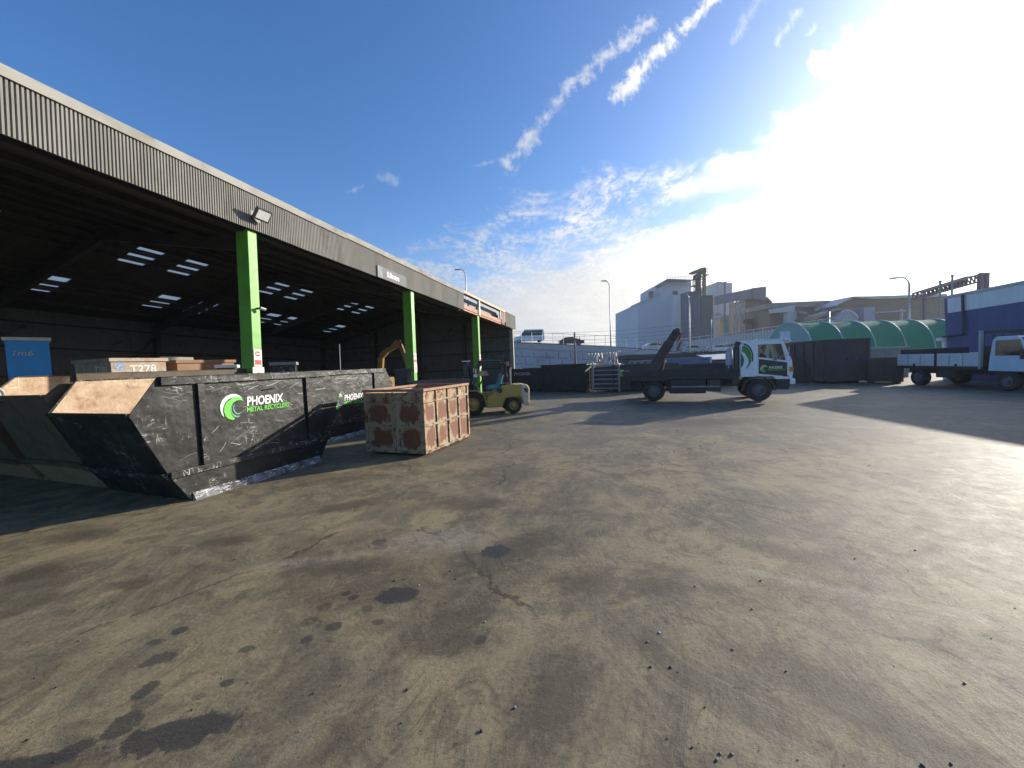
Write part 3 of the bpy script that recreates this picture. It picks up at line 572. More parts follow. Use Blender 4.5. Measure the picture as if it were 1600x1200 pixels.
def shed():
    t = thing('open_fronted_shed', 'long open-fronted scrap shed with grey ribbed fascia and green columns', 'shed', mat=SHM)
    for s in (-14.2, -7.1, 0, 7.1, 14.2):
        m = MB(); z0 = gz(s, .2)-.05; ztop = EB+.02 if s < 10 else EB+.02
        m.box(s-.12, s+.12, .05, .45, z0, ztop)
        c = m.build('column', GREEN, t, .012)
        if s >= 0:
            n = MB(); y = .046; zc = gz(s, .2)
            n.mi = 0; n.box(s-.10, s+.10, y-.006, y, zc+2.18, zc+2.60); n.mi = 1
            n.prism([(.07*cos(a*pi/8), .07*sin(a*pi/8)) for a in range(16)], lambda a, b: (s+a, y-.007, zc+2.49+b), lambda a, b: (s+a, y-.010, zc+2.49+b))
            n.mi = 0; n.box(s-.045, s+.045, y-.013, y-.0105, zc+2.475, zc+2.505)
            n.mi = 1; n.box(s-.085, s+.085, y-.009, y-.006, zc+2.22, zc+2.34)
            n.build('safety_sign', [LOGOW, mat('sign_red', (.62, .05, .05))], c)
            n = MB(); w = .15 if s == 0 else .11
            n.box(s-w, s+w, y-.010, y-.001, zc+1.78, zc+2.16); n.mi = 1
            n.prism([(-.075, -.07), (.075, -.07), (0, .08)], lambda a, b: (s+a, y-.011, zc+2.0+b), lambda a, b: (s+a, y-.014, zc+2.0+b))
            n.build('warning_sign', [mat('sign_cream', (.78, .75, .62)), mat('sign_yellow', (.75, .52, .05))], c)
    m = MB(); m.box(20.72, 20.95, .02, .30, gz(21, 0)-.05, EB+.02); m.build('end_post', TRIM, t, .01)
    # corrugated fascia in two runs with an open bay between them
    def corr(a, b, z0, z1, nm):
        m = MB(); per = .0532; n = int((b-a)/per); prof = ((0, 0), (.50, 0), (.58, .034), (.92, .034))
        xs = [(a+per*(i+u), v) for i in range(n) for u, v in prof]+[(b, 0)]
        V = [(m.b.verts.new((x, -.05+y, z0+.012*mnoise.noise(Vector((x*.9, 0, 0))))), m.b.verts.new((x, -.05+y, z1))) for x, y in xs]
        for p, q in zip(V, V[1:]): m._f([p[0], q[0], q[1], p[1]])
        o = m.build(nm, FASC, t, fix=False); sm = o.modifiers.new('thick', 'SOLIDIFY'); sm.thickness = .003; return o
    corr(S0, 12.02, EB, ET-.14, 'fascia'); corr(19.0, S1e, EB, ET-.02, 'fascia')
    # capping along the top: slightly uneven sheet lengths
    R = random.Random(4); m = MB(); x = S0
    while x < 12.0:
        L = min(R.uniform(1.6, 3.2), 12.03-x); dz = R.uniform(-.012, .012)
        m.hexa([(x, -.085, ET-.19+dz), (x+L, -.085, ET-.19+dz), (x+L, .25, ET-.12), (x, .25, ET-.12), (x, -.085, ET-.01+dz), (x+L, -.085, ET-.01+dz), (x+L, .25, ET+.02), (x, .25, ET+.02)]); x += L+.004
    m.build('capping', TRIM, t)
    m = MB(); m.box(12.05, 18.95, -.06, .2, ET-.12, ET); m.build('bare_gutter', mat('bare_timber', (.62, .45, .28), (.52, .33, .19), 3, .7), t)
    for a, b in ((12.06, 14.05), (14.36, 18.1)):
        m = MB(); m.box(a, b, .02, .16, EB+.0, EB+.34); m.build('eave_beam', REDOX, t, .01)
    m = MB(); m.box(14.22, 14.34, -.03, .1, EB+.03, ET-.13); m.box(18.0, 18.08, -.02, .06, EB+.35, ET-.13); m.build('stub_post', GALV, t)
    m = MB(); m.box(18.2, 18.9, .0, .14, EB+.03, ET-.13); m.box(14.05, 14.2, .0, .14, EB+.03, EB+.5); m.build('stub_frame', RUST, t)
    m = MB(); m.box(S0, 20.7, .16, .34, EB-.02, EB+.30); m.box(S0, 20.7, .36, .5, EB+.32, EB+.44); m.build('eave_purlin', SHEDST, t)
    m = MB(); m.box(12.05, 18.95, .5, .53, EB+.3, ET-.1); m.build('gutter_back', mat('gutter_back_sheet', (.14, .15, .16)), t)
    # roof with cut-outs for the translucent strips
    up_s = [-2.95, -1.25, 2.95, 4.62, 8.82, 10.42, 14.29, 15.9]; lo_s = [-4.05, 1.82, 5.79, 7.6, 11.52, 13.03, 17.3]
    cells = []
    for s in up_s: cells += [(s-.43, s+.43, d-.22, d+.22) for d in (9.0, 9.6, 10.2)]
    for s in lo_s: cells += [(s-.43, s+.43, d-.22, d+.22) for d in (12.95, 13.55, 14.15)]
    ds = sorted({0., RIDGE_D, BACK_D+.3} | {v for c in cells for v in c[2:]}); m = MB()
    for d0, d1 in zip(ds, ds[1:]):
        cuts = sorted([(c[0], c[1]) for c in cells if c[2] <= d0+1e-6 and c[3] >= d1-1e-6]); x = S0; segs = []
        for a, b in cuts: segs.append((x, a)); x = b
        segs.append((x, S1e))
        for a, b in segs: m.hexa([(a, d0, roofz(d0)), (b, d0, roofz(d0)), (b, d1, roofz(d1)), (a, d1, roofz(d1)), (a, d0, roofz(d0)+.03), (b, d0, roofz(d0)+.03), (b, d1, roofz(d1)+.03), (a, d1, roofz(d1)+.03)])
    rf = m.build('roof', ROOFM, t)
    sk = bpy.data.materials.new('fibreglass_skylight'); sk.use_nodes = True; n = NT(sk.node_tree); n.n.clear()
    out = n.node('ShaderNodeOutputMaterial'); tr = n.node('ShaderNodeBsdfTranslucent'); tr.inputs[0].default_value = (.52, .58, .56, 1); di = n.node('ShaderNodeBsdfDiffuse'); di.inputs[0].default_value = (.6, .62, .6, 1)
    mx = n.node('ShaderNodeMixShader'); mx.inputs[0].default_value = .25; n.l.new(tr.outputs[0], mx.inputs[1]); n.l.new(di.outputs[0], mx.inputs[2]); n.l.new(mx.outputs[0], out.inputs[0])
    for c in cells:
        m = MB(); m.quad(*[(x, d, roofz(d)+.02) for x, d in ((c[0], c[2]), (c[1], c[2]), (c[1], c[3]), (c[0], c[3]))]); m.build('skylight', sk, rf)
    for s in (-10.6, -4.7, 1.15, 7.05, 12.9, 18.8):
        m = MB(); m.beam((s, 1.0, roofz(1.0)-.20), (s, RIDGE_D, ZR-.32), .16, .36); m.beam((s, RIDGE_D, ZR-.32), (s, BACK_D, ZB-.34), .16, .36)
        m.build('rafter', SHEDST, t)
        m = MB(); m.box(s-.1, s+.1, BACK_D-.35, BACK_D-.02, gz(s, 16)-.05, ZB-.2); m.build('back_column', SHEDST, t)
    m = MB()
    for d in (1.6, 3.2, 4.8, 6.4, 7.9, 8.7, 9.3, 9.9, 11.6, 12.4, 13.25, 13.85, 15.2): m.box(S0, S1e-.1, d-.03, d+.03, roofz(d)-.15, roofz(d)-.003)
    m.build('roof_purlins', SHEDST, t)
    # walls: profiled sheets behind girts
    m = MB(); n = 170; 
    for i in range(n):
        a = S0+(S1e-S0)*i/n; b = S0+(S1e-S0)*(i+1)/n; q = (b-a)*.62
        m.box(a, a+q, BACK_D, BACK_D+.03, gz(a, 16.5)-.1, ZB+.02); m.box(a+q, b, BACK_D+.012, BACK_D+.03, gz(a, 16.5)-.1, ZB+.02)
    m.build('back_wall', SHEDIN, t)
    m = MB(); n = 84
    for i in range(n):
        a = .2+(BACK_D-.25)*i/n; b = .2+(BACK_D-.25)*(i+1)/n; q = (b-a)*.62; zt = lambda d: roofz(d)-.01
        for (c0, c1, x) in ((a, a+q, 20.98), (a+q, b, 20.992)):
            m.hexa([(x, c0, gz(21, c0)-.1), (21.02, c0, gz(21, c0)-.1), (21.02, c1, gz(21, c1)-.1), (x, c1, gz(21, c1)-.1), (x, c0, zt(c0)), (21.02, c0, zt(c0)), (21.02, c1, zt(c1)), (x, c1, zt(c1))])
    m.build('gable_wall', SHEDIN, t)
    m = MB()
    for z in (1.3, 2.6, 3.9, 5.0): m.box(20.86, 20.97, .32, BACK_D-.4, z-.04, z+.04); m.box(S0, 20.8, BACK_D-.1, BACK_D-.002, z-.04, z+.04)
    m.build('wall_girts', SHEDST, t)
    for d in (4.1, 8.2, 12.4):
        m = MB(); m.box(20.66, 20.85, d-.09, d+.09, gz(21, d)-.05, roofz(d)-.2); m.build('gable_post', SHEDST, t)
    m = MB()
    for a, b in ((1.2, 4.1), (7.0, 4.1)): m.beam((a, BACK_D-.2, 4.9), (b, BACK_D-.2, .9), .09, .09)
    m.build('wind_brace', SHEDST, t)
    return t
shed()
def shed_thing(name, label, cat, s, d, z, group=None): return thing(name, label, cat, mat=SHM @ Matrix.Translation((s, d, z)), group=group)
# flood lamp on the fascia
t = shed_thing('flood_lamp', 'square white-faced flood lamp fixed to the ribbed fascia above the first column', 'flood lamp', .02, -.09, 6.30-LV)
m = MB(); m.box(-.03, .03, -.16, .055, -.03, .03); m.box(-.12, .12, .03, .05, -.12, .12); m.build('bracket', STEELDK, t)
Rx = Matrix.Rotation(radians(38), 3, 'X')
def rbox(m, cx, cy, cz, hx, hy, hz, M=Rx): m.hexa([Vector((cx, cy, cz))+M @ Vector((sx*hx, sy*hy, sz*hz)) for sz in (-1, 1) for sx, sy in ((-1, -1), (1, -1), (1, 1), (-1, 1))])
m = MB(); rbox(m, 0, -.2, .0, .20, .035, .15); m.build('housing', STEELDK, t, .008)
m = MB(); c = Vector((0, -.2, 0))+Rx @ Vector((0, -.04, 0)); rbox(m, *c, .16, .004, .105); m.build('lens', LENSW, t)
# name board on the fascia
t = shed_thing('fascia_sign', 'pale grey name board with white lettering on the ribbed fascia', 'sign', 5.56, -.09, 6.17-LV)
m = MB(); m.box(-.9, .9, 0, .03, -.215, .215); m.build('board', mat('sign_grey', (.24, .245, .245), (.20, .205, .205), 2, .9, .05, spec=.1), t)
m = MB(); m.box(-.9, -.62, -.004, -.0005, -.215, .215); m.build('pale_patch', mat('sign_pale', (.34, .36, .355), None, 3, .9, .05, spec=.1), t)
m = MB(); m.text('S.Brntrs', .27, Matrix.Translation((-.36, -.004, -.08)) @ Matrix.Rotation(pi/2, 4, 'X'), 0, .012, .003, .78); m.build('lettering', mat('sign_white', (.85, .85, .85), (.78, .78, .78), 3, .9, .05, spec=.1), t)
# small camera on the first column
t = shed_thing('security_camera', 'small white security camera on the green column nearest the camera', 'camera', .05, .05, 4.05-LV)
m = MB(); m.cyl((0, 0, 0), (0, -.07, 0), .025); m.box(-.02, .02, -.09, -.06, -.03, .02); m.build('arm', STEELDK, t)
m = MB(); m.cyl((.0, -.11, 0), (.10, -.16, -.03), .035, 14); m.build('lens_body', WHITEB, t)

# ---------------------------------------------------------------- bins in the shed
def open_bin(name, label, cat, corner, az, Lx, Wy, H, m_out, m_in, rim=None, marks=None, group='bins inside the shed', ribs=0, z0=0., wall=.03):
    """corner = near right corner; x runs away along az, y to the left"""
    t = thing(name, label, cat, (corner[0], corner[1], z0), pi/2-az, group)
    m = MB(); m.box(0, Lx, 0, wall, .0, H); m.box(0, Lx, Wy-wall, Wy, .0, H); m.box(0, wall, wall, Wy-wall, 0, H); m.box(Lx-wall, Lx, wall, Wy-wall, 0, H); m.build('shell', m_out, t, .006)
    m = MB(); m.box(wall+.002, Lx-wall-.002, wall+.002, Wy-wall-.002, .02, H*.75); m.build('load', m_in, t)
    m = MB(); r = .05
    m.box(-r, Lx+r, -r, .0-.002, H-.09, H+.01); m.box(-r, Lx+r, Wy+.002, Wy+r, H-.09, H+.01); m.box(-r, -.002, 0, Wy, H-.09, H+.01); m.box(Lx+.002, Lx+r, 0, Wy, H-.09, H+.01); m.build('rim', rim or m_out, t, .006)
    for i in range(ribs):
        x = Lx*(i+.5)/ribs; m = MB(); m.box(x-.04, x+.04, -.045, -.001, .02, H-.095); m.build('rib', m_out, t, .004)
    if marks: marks(t)
    return t
BLUE = mat('bright_blue_bin', (.03, .38, .95), (.03, .32, .85), 2, .45, .1, dirt=(.20, .30, .36), dscale=3, dthr=(.64, .82))
BIND = mat('dark_bin', (.05, .05, .05), (.08, .07, .065), 3, .6, .1, dirt=(.13, .08, .05), dscale=3)
BROWN = mat('brown_bin', (.30, .17, .10), (.24, .13, .08), 4, .75, .1, dirt=(.38, .26, .17), dscale=4)
WORN = mat('worn_brown_bin', (.42, .33, .24), (.34, .22, .14), 4, .7, .1, dirt=(.48, .50, .45), dscale=5, dthr=(.52, .6))
def Zm(cx): return Matrix.Translation(cx) @ Matrix.Rotation(pi/2, 4, 'X')
c = A(6, 527, 11.4)
def mk(t):
    m = MB(); m.text('1m6', .24, Zm((.08, -.004, c.z-.55)), .2, 0, .003); m.build('chalk_writing', CHALK, t)
open_bin('blue_bin', 'tall bright blue steel bin at the left edge of the shed', 'bin', (c.x, c.y), radians(38), .84, 1.7, c.z, BLUE, STEELDK, rim=WHITEB, marks=mk)
c = A(172, 560, 10.6)
def mk(t):
    m = MB(); m.text('T278', .30, Zm((.40, -.004, c.z-.40)), 0, .006, .003); m.mi = 1
    m.prism([(.19+.13*cos(i*pi/8), c.z-.22+.12*sin(i*pi/8)) for i in range(16)], lambda a, b: (a, -.002, b), lambda a, b: (a, -.004, b))
    m.mi = 0; m.tube([(.10, -.006, c.z-.28), (.18, -.006, c.z-.2), (.27, -.006, c.z-.2), (.2, -.006, c.z-.3)], .01, 5); m.build('chalk_writing', [CHALK, mat('faded_blue_paint', (.25, .34, .48))], t)
    m = MB(); M = Matrix.Translation((-.004, .80, c.z-.42)) @ Matrix.Rotation(-pi/2, 4, 'Z') @ Matrix.Rotation(pi/2, 4, 'X')
    m.text('T278', .32, M, 0, .0, .003, .62); m.text('7 x', .20, Matrix.Translation((0, -.38, .26)) @ M, 0, 0, .003)
    m.build('chalk_writing', CHALK, t)
open_bin('marked_bin', 'brown bin with T278 painted on two sides, behind the near black skip', 'bin', (c.x, c.y), radians(20), 1.28, 1.8, c.z, WORN, STEELDK, marks=mk)
c = A(276, 563, 12.2)
open_bin('brown_bin', 'plain brown steel bin with a pale sheet lying across it', 'bin', (c.x, c.y), radians(21), 1.75, .75, c.z, BROWN, STEELDK)
m = MB(); a1 = A(250, 560, 12.6); b1 = A(302, 561, 13.2); m.hexa([(a1.x, a1.y, c.z+.012), (b1.x, b1.y, c.z+.012), (b1.x-.3, b1.y+.3, c.z+.012), (a1.x-.3, a1.y+.3, c.z+.012), (a1.x, a1.y, c.z+.16), (b1.x, b1.y, c.z+.12), (b1.x-.3, b1.y+.3, c.z+.12), (a1.x-.3, a1.y+.3, c.z+.16)])
tag(m.build('pale_sheet', mat('pale_sheet_metal', (.74, .71, .58), (.66, .63, .52), 4, .5), None, .01), 'pale cream steel channel lying across the brown bin', 'steel sheet')
c = A(423, 567, 13.2)
open_bin('scratched_bin', 'small scratched grey bin with scrawled sides behind the skips', 'bin', (c.x, c.y), radians(66), .72, .7, c.z, BLK2, STEELDK, rim=GREY, ribs=2)
c = A(338, 571, 12.4)
open_bin('low_bin', 'low dark bin with pale rim between brown bin and first column', 'bin', (c.x, c.y), radians(60), .50, .8, c.z, BIND, STEELDK, rim=WHITEB)
c = A(617, 577, 13.6)
open_bin('twin_panel_bin', 'narrow dark bin with two ribbed panels showing above the crate', 'bin', (c.x, c.y), radians(72), .55, .6, c.z, BIND, STEELDK, rim=STEELDK, ribs=2)

# ---------------------------------------------------------------- excavator in the shed
def excavator():
    b = A(600, 600, 22.); t = thing('excavator', 'yellow excavator with folded arm parked inside the dark shed', 'excavator', (b.x, b.y, 0), 0)
    for y in (-.9, .9):
        m = MB(); m.py([(-1.6, .15), (-1.3, 0), (1.3, 0), (1.6, .15), (1.7, .4), (1.4, .72), (-1.4, .72), (-1.7, .4)], y-.25, y+.25); m.build('track', RUBBER, t, .03)
    m = MB(); m.box(-2.1, .3, -1.1, 1.1, .8, 1.5); m.build('engine_house', EXYEL, t, .08)
    m = MB(); m.py([(-1.2, 1.51), (-.25, 1.51), (-.25, 1.75), (-.4, 1.95), (-1.2, 1.95)], .25, 1.08); cb = m.build('cab', EXYEL, t, .04)
    m = MB(); m.py([(-1.1, 1.58), (-.33, 1.58), (-.33, 1.74), (-.45, 1.88), (-1.1, 1.88)], .23, .248); m.build('side_window', DGLASS, cb)
    o = b
    def loc(px, py): q = A(px, py, 22.); return (q.x-o.x, -.25, q.z)
    P = [(-.15, -.25, 1.3), loc(598, 558), loc(606, 549), loc(627, 537)]
    m = MB()
    for p, q, w in zip(P, P[1:], (.30, .30, .26)): m.beam(p, q, .30, w)
    m.build('boom', EXYEL, t, .02)
    a = loc(625, 532); c = loc(642, 578); m = MB(); m.beam(a, c, .22, .22); m.build('stick', EXYEL, t, .02)
    m = MB(); m.cyl(loc(600, 556), loc(622, 533), .07); m.build('hydraulic_ram', CHROME, t)
    x, y, z = c; m = MB(); m.py([(x-.1, z+.05), (x+.2, z), (x+.25, z-.5), (x-.1, z-.9), (x-.5, z-.7), (x-.2, z-.4)], y-.45, y+.45); m.build('bucket', RUST, t, .02)
excavator()

# ---------------------------------------------------------------- wheels
def wheel(parent, c, r, w, ax=(0, 1, 0), name='wheel', rimr=.56, rim=None):
    """ax = outward side of the wheel"""
    c = Vector(c); ax = Vector(ax).normalized()
    m = MB(); m.lathe([(r*rimr, -w/2+.02), (r*.93, -w/2), (r, -w/2+.04), (r, w/2-.04), (r*.93, w/2), (r*rimr, w/2-.02), (r*rimr, -w/2+.02)], c, ax, 32, False); ty = autosmooth(m.build(name, RUBBER, parent), 40)
    m = MB(); m.lathe([(r*rimr*.99, -w/2+.04), (r*rimr*.99, w/2-.03), (r*rimr*.86, w/2-.05), (r*rimr*.8, w/2-.1), (r*.24, w/2-.06), (r*.22, w/2+.01), (r*.10, w/2+.02)], c, ax, 28)
    q = ax.to_track_quat('Z', 'Y').to_matrix()
    for k in range(8):
        e = q @ Vector((cos(k*pi/4), sin(k*pi/4), 0)); p = c+e*r*.36+ax*(w/2-.09); m.cyl(p, p+ax*.05, r*.035, 6)
    autosmooth(m.build('rim', rim or RIM, ty), 40); return ty

# ---------------------------------------------------------------- forklift
def forklift():
    f = Vector((-1.56, 15.02, 0)); r = Vector((.03, 15.31, 0)); fwd = (f-r).normalized()
    t = thing('forklift', 'yellow forklift with tall dark mast standing behind the rusty crate', 'forklift', (r.x, r.y, 0), atan2(fwd.y, fwd.x))
    # local: x forward, near side is +y (camera side)
    Wd = .95
    for y in (0.0, -1.05): wheel(t, (1.62, y-.10, .46), .46, .30, (0, 1 if y == 0 else -1, 0), rim=YELLOW)
    for y in (-.06, -1.08): wheel(t, (0, y, .33), .33, .24, (0, 1 if y > -.5 else -1, 0), rim=YELLOW)
    m = MB(); m.py([(.42, .28), (.30, .62), (-.28, .66), (-.42, .45), (-.62, .30), (-.66, .95), (-.55, 1.12), (-.1, 1.17), (.45, 1.15), (.55, .95), (1.05, .72), (1.12, .28)], -1.12, -.06); m.build('body', YELLOW, t, .05)
    m = MB(); m.py([(-.40, .34), (-.66, .26), (-.70, .98), (-.60, 1.14), (-.33, 1.17), (-.33, .72)], -1.14, -.03); cw = m.build('counterweight', CREAM, t, .06)
    m = MB(); m.py([(-.52, .82), (-.44, .98), (-.60, 1.0), (-.62, .82)], -.032, -.022); m.build('recess', mat('recess_brown', (.16, .09, .05)), cw)
    m = MB(); m.box(-.05, .5, -1.0, -.15, 1.171, 1.2); m.build('engine_cover', BLACKP, t, .02)
    m = MB(); m.cyl((.52, -.058, .94), (.52, -.04, .94), .10, 16); m.build('vent', BLACKP, t)
    m = MB(); m.py([(1.05, .30), (1.12, .70), (1.30, .95), (1.42, 1.18), (1.55, 1.2), (1.62, 1.0), (1.70, .98), (1.70, .9), (1.6, .88), (1.35, .78), (1.22, .55), (1.18, .30)], -1.0, -.08); m.build('front_cowl', BLACKP, t, .03)
    m = MB(); m.py([(1.12, .45), (1.2, .80), (1.45, .97), (1.75, .97), (2.05, .80), (2.08, .62), (2.12, .62), (2.1, .84), (1.78, 1.01), (1.42, 1.01), (1.16, .83), (1.07, .45)], -.22, .07); m.build('mudguard', YELLOW, t, .01)
    m = MB(); m.py([(.45, 1.0), (.98, .96), (1.02, 1.08), (.9, 1.14), (.58, 1.16), (.42, 1.62), (.30, 1.60)], -.85, -.30); m.build('seat', TEAL, t, .05)
    m = MB(); m.tube([(.36, -.12, 2.10), (.26, -.12, 1.95), (.22, -.12, 1.5), (.26, -.12, 1.18)], .045, 10); m.tube([(.36, -1.03, 2.10), (.26, -1.03, 1.95), (.22, -1.03, 1.5), (.26, -1.03, 1.18)], .045, 10)
    m.tube([(1.15, -.12, 2.12), (1.32, -.12, 1.9), (1.62, -.12, 1.05)], .04, 10); m.tube([(1.15, -1.03, 2.12), (1.32, -1.03, 1.9), (1.62, -1.03, 1.05)], .04, 10)
    m.tube([(.30, -.12, 2.11), (1.25, -.12, 2.13)], .045, 8); m.tube([(.30, -1.03, 2.11), (1.25, -1.03, 2.13)], .045, 8); m.build('overhead_guard', BLACKP, t)
    m = MB()
    for i in range(7): x = .34+.14*i; m.box(x-.02, x+.02, -1.03, -.12, 2.10, 2.14)
    m.build('roof_bars', BLACKP, t)
    m = MB(); m.box(.25, .29, -1.0, -.15, 1.55, 2.05); m.build('rear_guard_mesh', mat('guard_mesh', (.10, .14, .15)), t)
    m = MB(); m.tube([(1.32, -.55, 1.1), (1.12, -.55, 1.42)], .03, 8)
    m.tube([(1.12+.18*cos(i*pi/9)*.45, -.55+.18*sin(i*pi/9), 1.43+.18*cos(i*pi/9)*.89) for i in range(19)], .014, 6); m.build('steering_wheel', BLACKP, t)
    m = MB(); m.hexa([(.92, -.24, 1.56), (1.45, -.24, 1.56), (1.45, -.62, 1.60), (.92, -.62, 1.60), (.98, -.26, 1.72), (1.45, -.26, 1.72), (1.45, -.64, 1.75), (.98, -.64, 1.75)]); m.build('clipboard_shelf', mat('cardboard', (.55, .32, .2)), t)
    # mast
    for y in (-.32, -.84):
        m = MB(); m.box(1.72, 1.82, y-.05, y+.05, .08, 2.14); m.box(1.83, 1.91, y-.04, y+.04, .08, 2.05); m.build('mast_rail', STEELDK, t, .006)
    m = MB()
    for z in (.6, 1.35, 2.08): m.box(1.72, 1.79, -.79, -.37, z-.05, z+.05)
    m.build('mast_crossbar', STEELDK, t)
    m = MB()
    for y in (-.45, -.72): m.cyl((1.78, y, .2), (1.78, y, 1.95), .035, 10)
    m.build('lift_ram', CHROME, t)
    m = MB(); m.box(1.62, 1.94, -.80, -.36, 2.145, 2.185); m.build('mast_cap', WHITEB, t)
    m = MB(); m.box(1.92, 1.96, -1.0, -.15, .35, .45); m.box(1.92, 1.96, -1.0, -.15, .75, .85)
    for y in (-.95, -.7, -.45, -.2): m.box(1.92, 1.95, y-.02, y+.02, .45, 1.5)
    m.box(1.92, 1.96, -1.0, -.15, 1.5, 1.56); m.build('load_guard', STEELDK, t)
    for y in (-.85, -.3):
        m = MB(); m.box(1.97, 2.02, y-.06, y+.06, .1, .8); m.box(2.02, 3.0, y-.06, y+.06, .10, .14); m.build('fork', STEELDK, t)
    m = MB()
    for y, o_ in ((-.40, .0), (-.50, .03), (-.66, -.02), (-.76, .02)): m.tube([(1.70, y, 2.08), (1.64+o_, y, 1.7), (1.60+o_, y, 1.25), (1.52, y, .95)], .016, 6)
    m.build('mast_hoses', RUBBER, t)
    for y in (-.02, -1.15):
        m = MB(); m.tube([(1.42, -.12 if y > -.5 else -1.03, 1.72), (1.45, y, 1.78)], .012, 6); m.box(1.43, 1.47, y-.05, y+.07, 1.66, 1.86); m.build('mirror', CHROME, t)
    m = MB(); m.box(1.40, 1.52, -.10, .0, 1.52, 1.64); m.cyl((1.52, -.05, 1.58), (1.55, -.05, 1.58), .05, 14); m.build('work_lamp', WHITEB, t)
    m = MB(); m.box(.08, .22, -.16, -.10, 1.9, 2.1); m.build('beacon', mat('beacon_orange', (.5, .2, .12)), t)
    m = MB(); m.tube([(.06, -.2, 1.18), (.04, -.2, 1.75), (.0, -.2, 1.85)], .035, 10); m.build('exhaust', CHROME, t)
forklift()

# ---------------------------------------------------------------- people
def skin_body(name, chains, mats_, parent=None, sub=2, smooth=True):
    """chains: list of [(x,y,z,r),...]; first point of later chains may repeat an earlier point to join"""
    me = bpy.data.meshes.new(name); V = []; Eg = []; idx = {}
    for ch in chains:
        prev = None
        for p in ch:
            key = tuple(round(c, 4) for c in p[:3])
            if key not in idx: idx[key] = len(V); V.append(p)
            k = idx[key]
            if prev is not None: Eg.append((prev, k))
            prev = k
    me.from_pydata([p[:3] for p in V], Eg, []); o = bpy.data.objects.new(name, me); COL.objects.link(o)
    s = o.modifiers.new('skin', 'SKIN'); sv = me.skin_vertices[0].data
    for i, p in enumerate(V): sv[i].radius = (p[3], p[3] if len(p) < 5 else p[4])
    sv[0].use_root = True; s.use_smooth_shade = True
    if sub: ss_ = o.modifiers.new('sub', 'SUBSURF'); ss_.levels = sub; ss_.render_levels = sub
    me.materials.append(mats_)
    bpy.context.view_layer.update(); m2 = bpy.data.meshes.new_from_object(o.evaluated_get(bpy.context.evaluated_depsgraph_get())); o.modifiers.clear(); o.data = m2
    for p in m2.polygons: p.use_smooth = True
    if parent: o.parent = parent
    return o
SKIN = mat('skin', (.42, .24, .16), (.38, .21, .14), 8, .5); SHIRT = mat('dark_shirt', (.03, .032, .045), (.045, .045, .06), 8, .85); HAIR = mat('dark_hair', (.02, .015, .012), (.03, .022, .018), 20, .7)
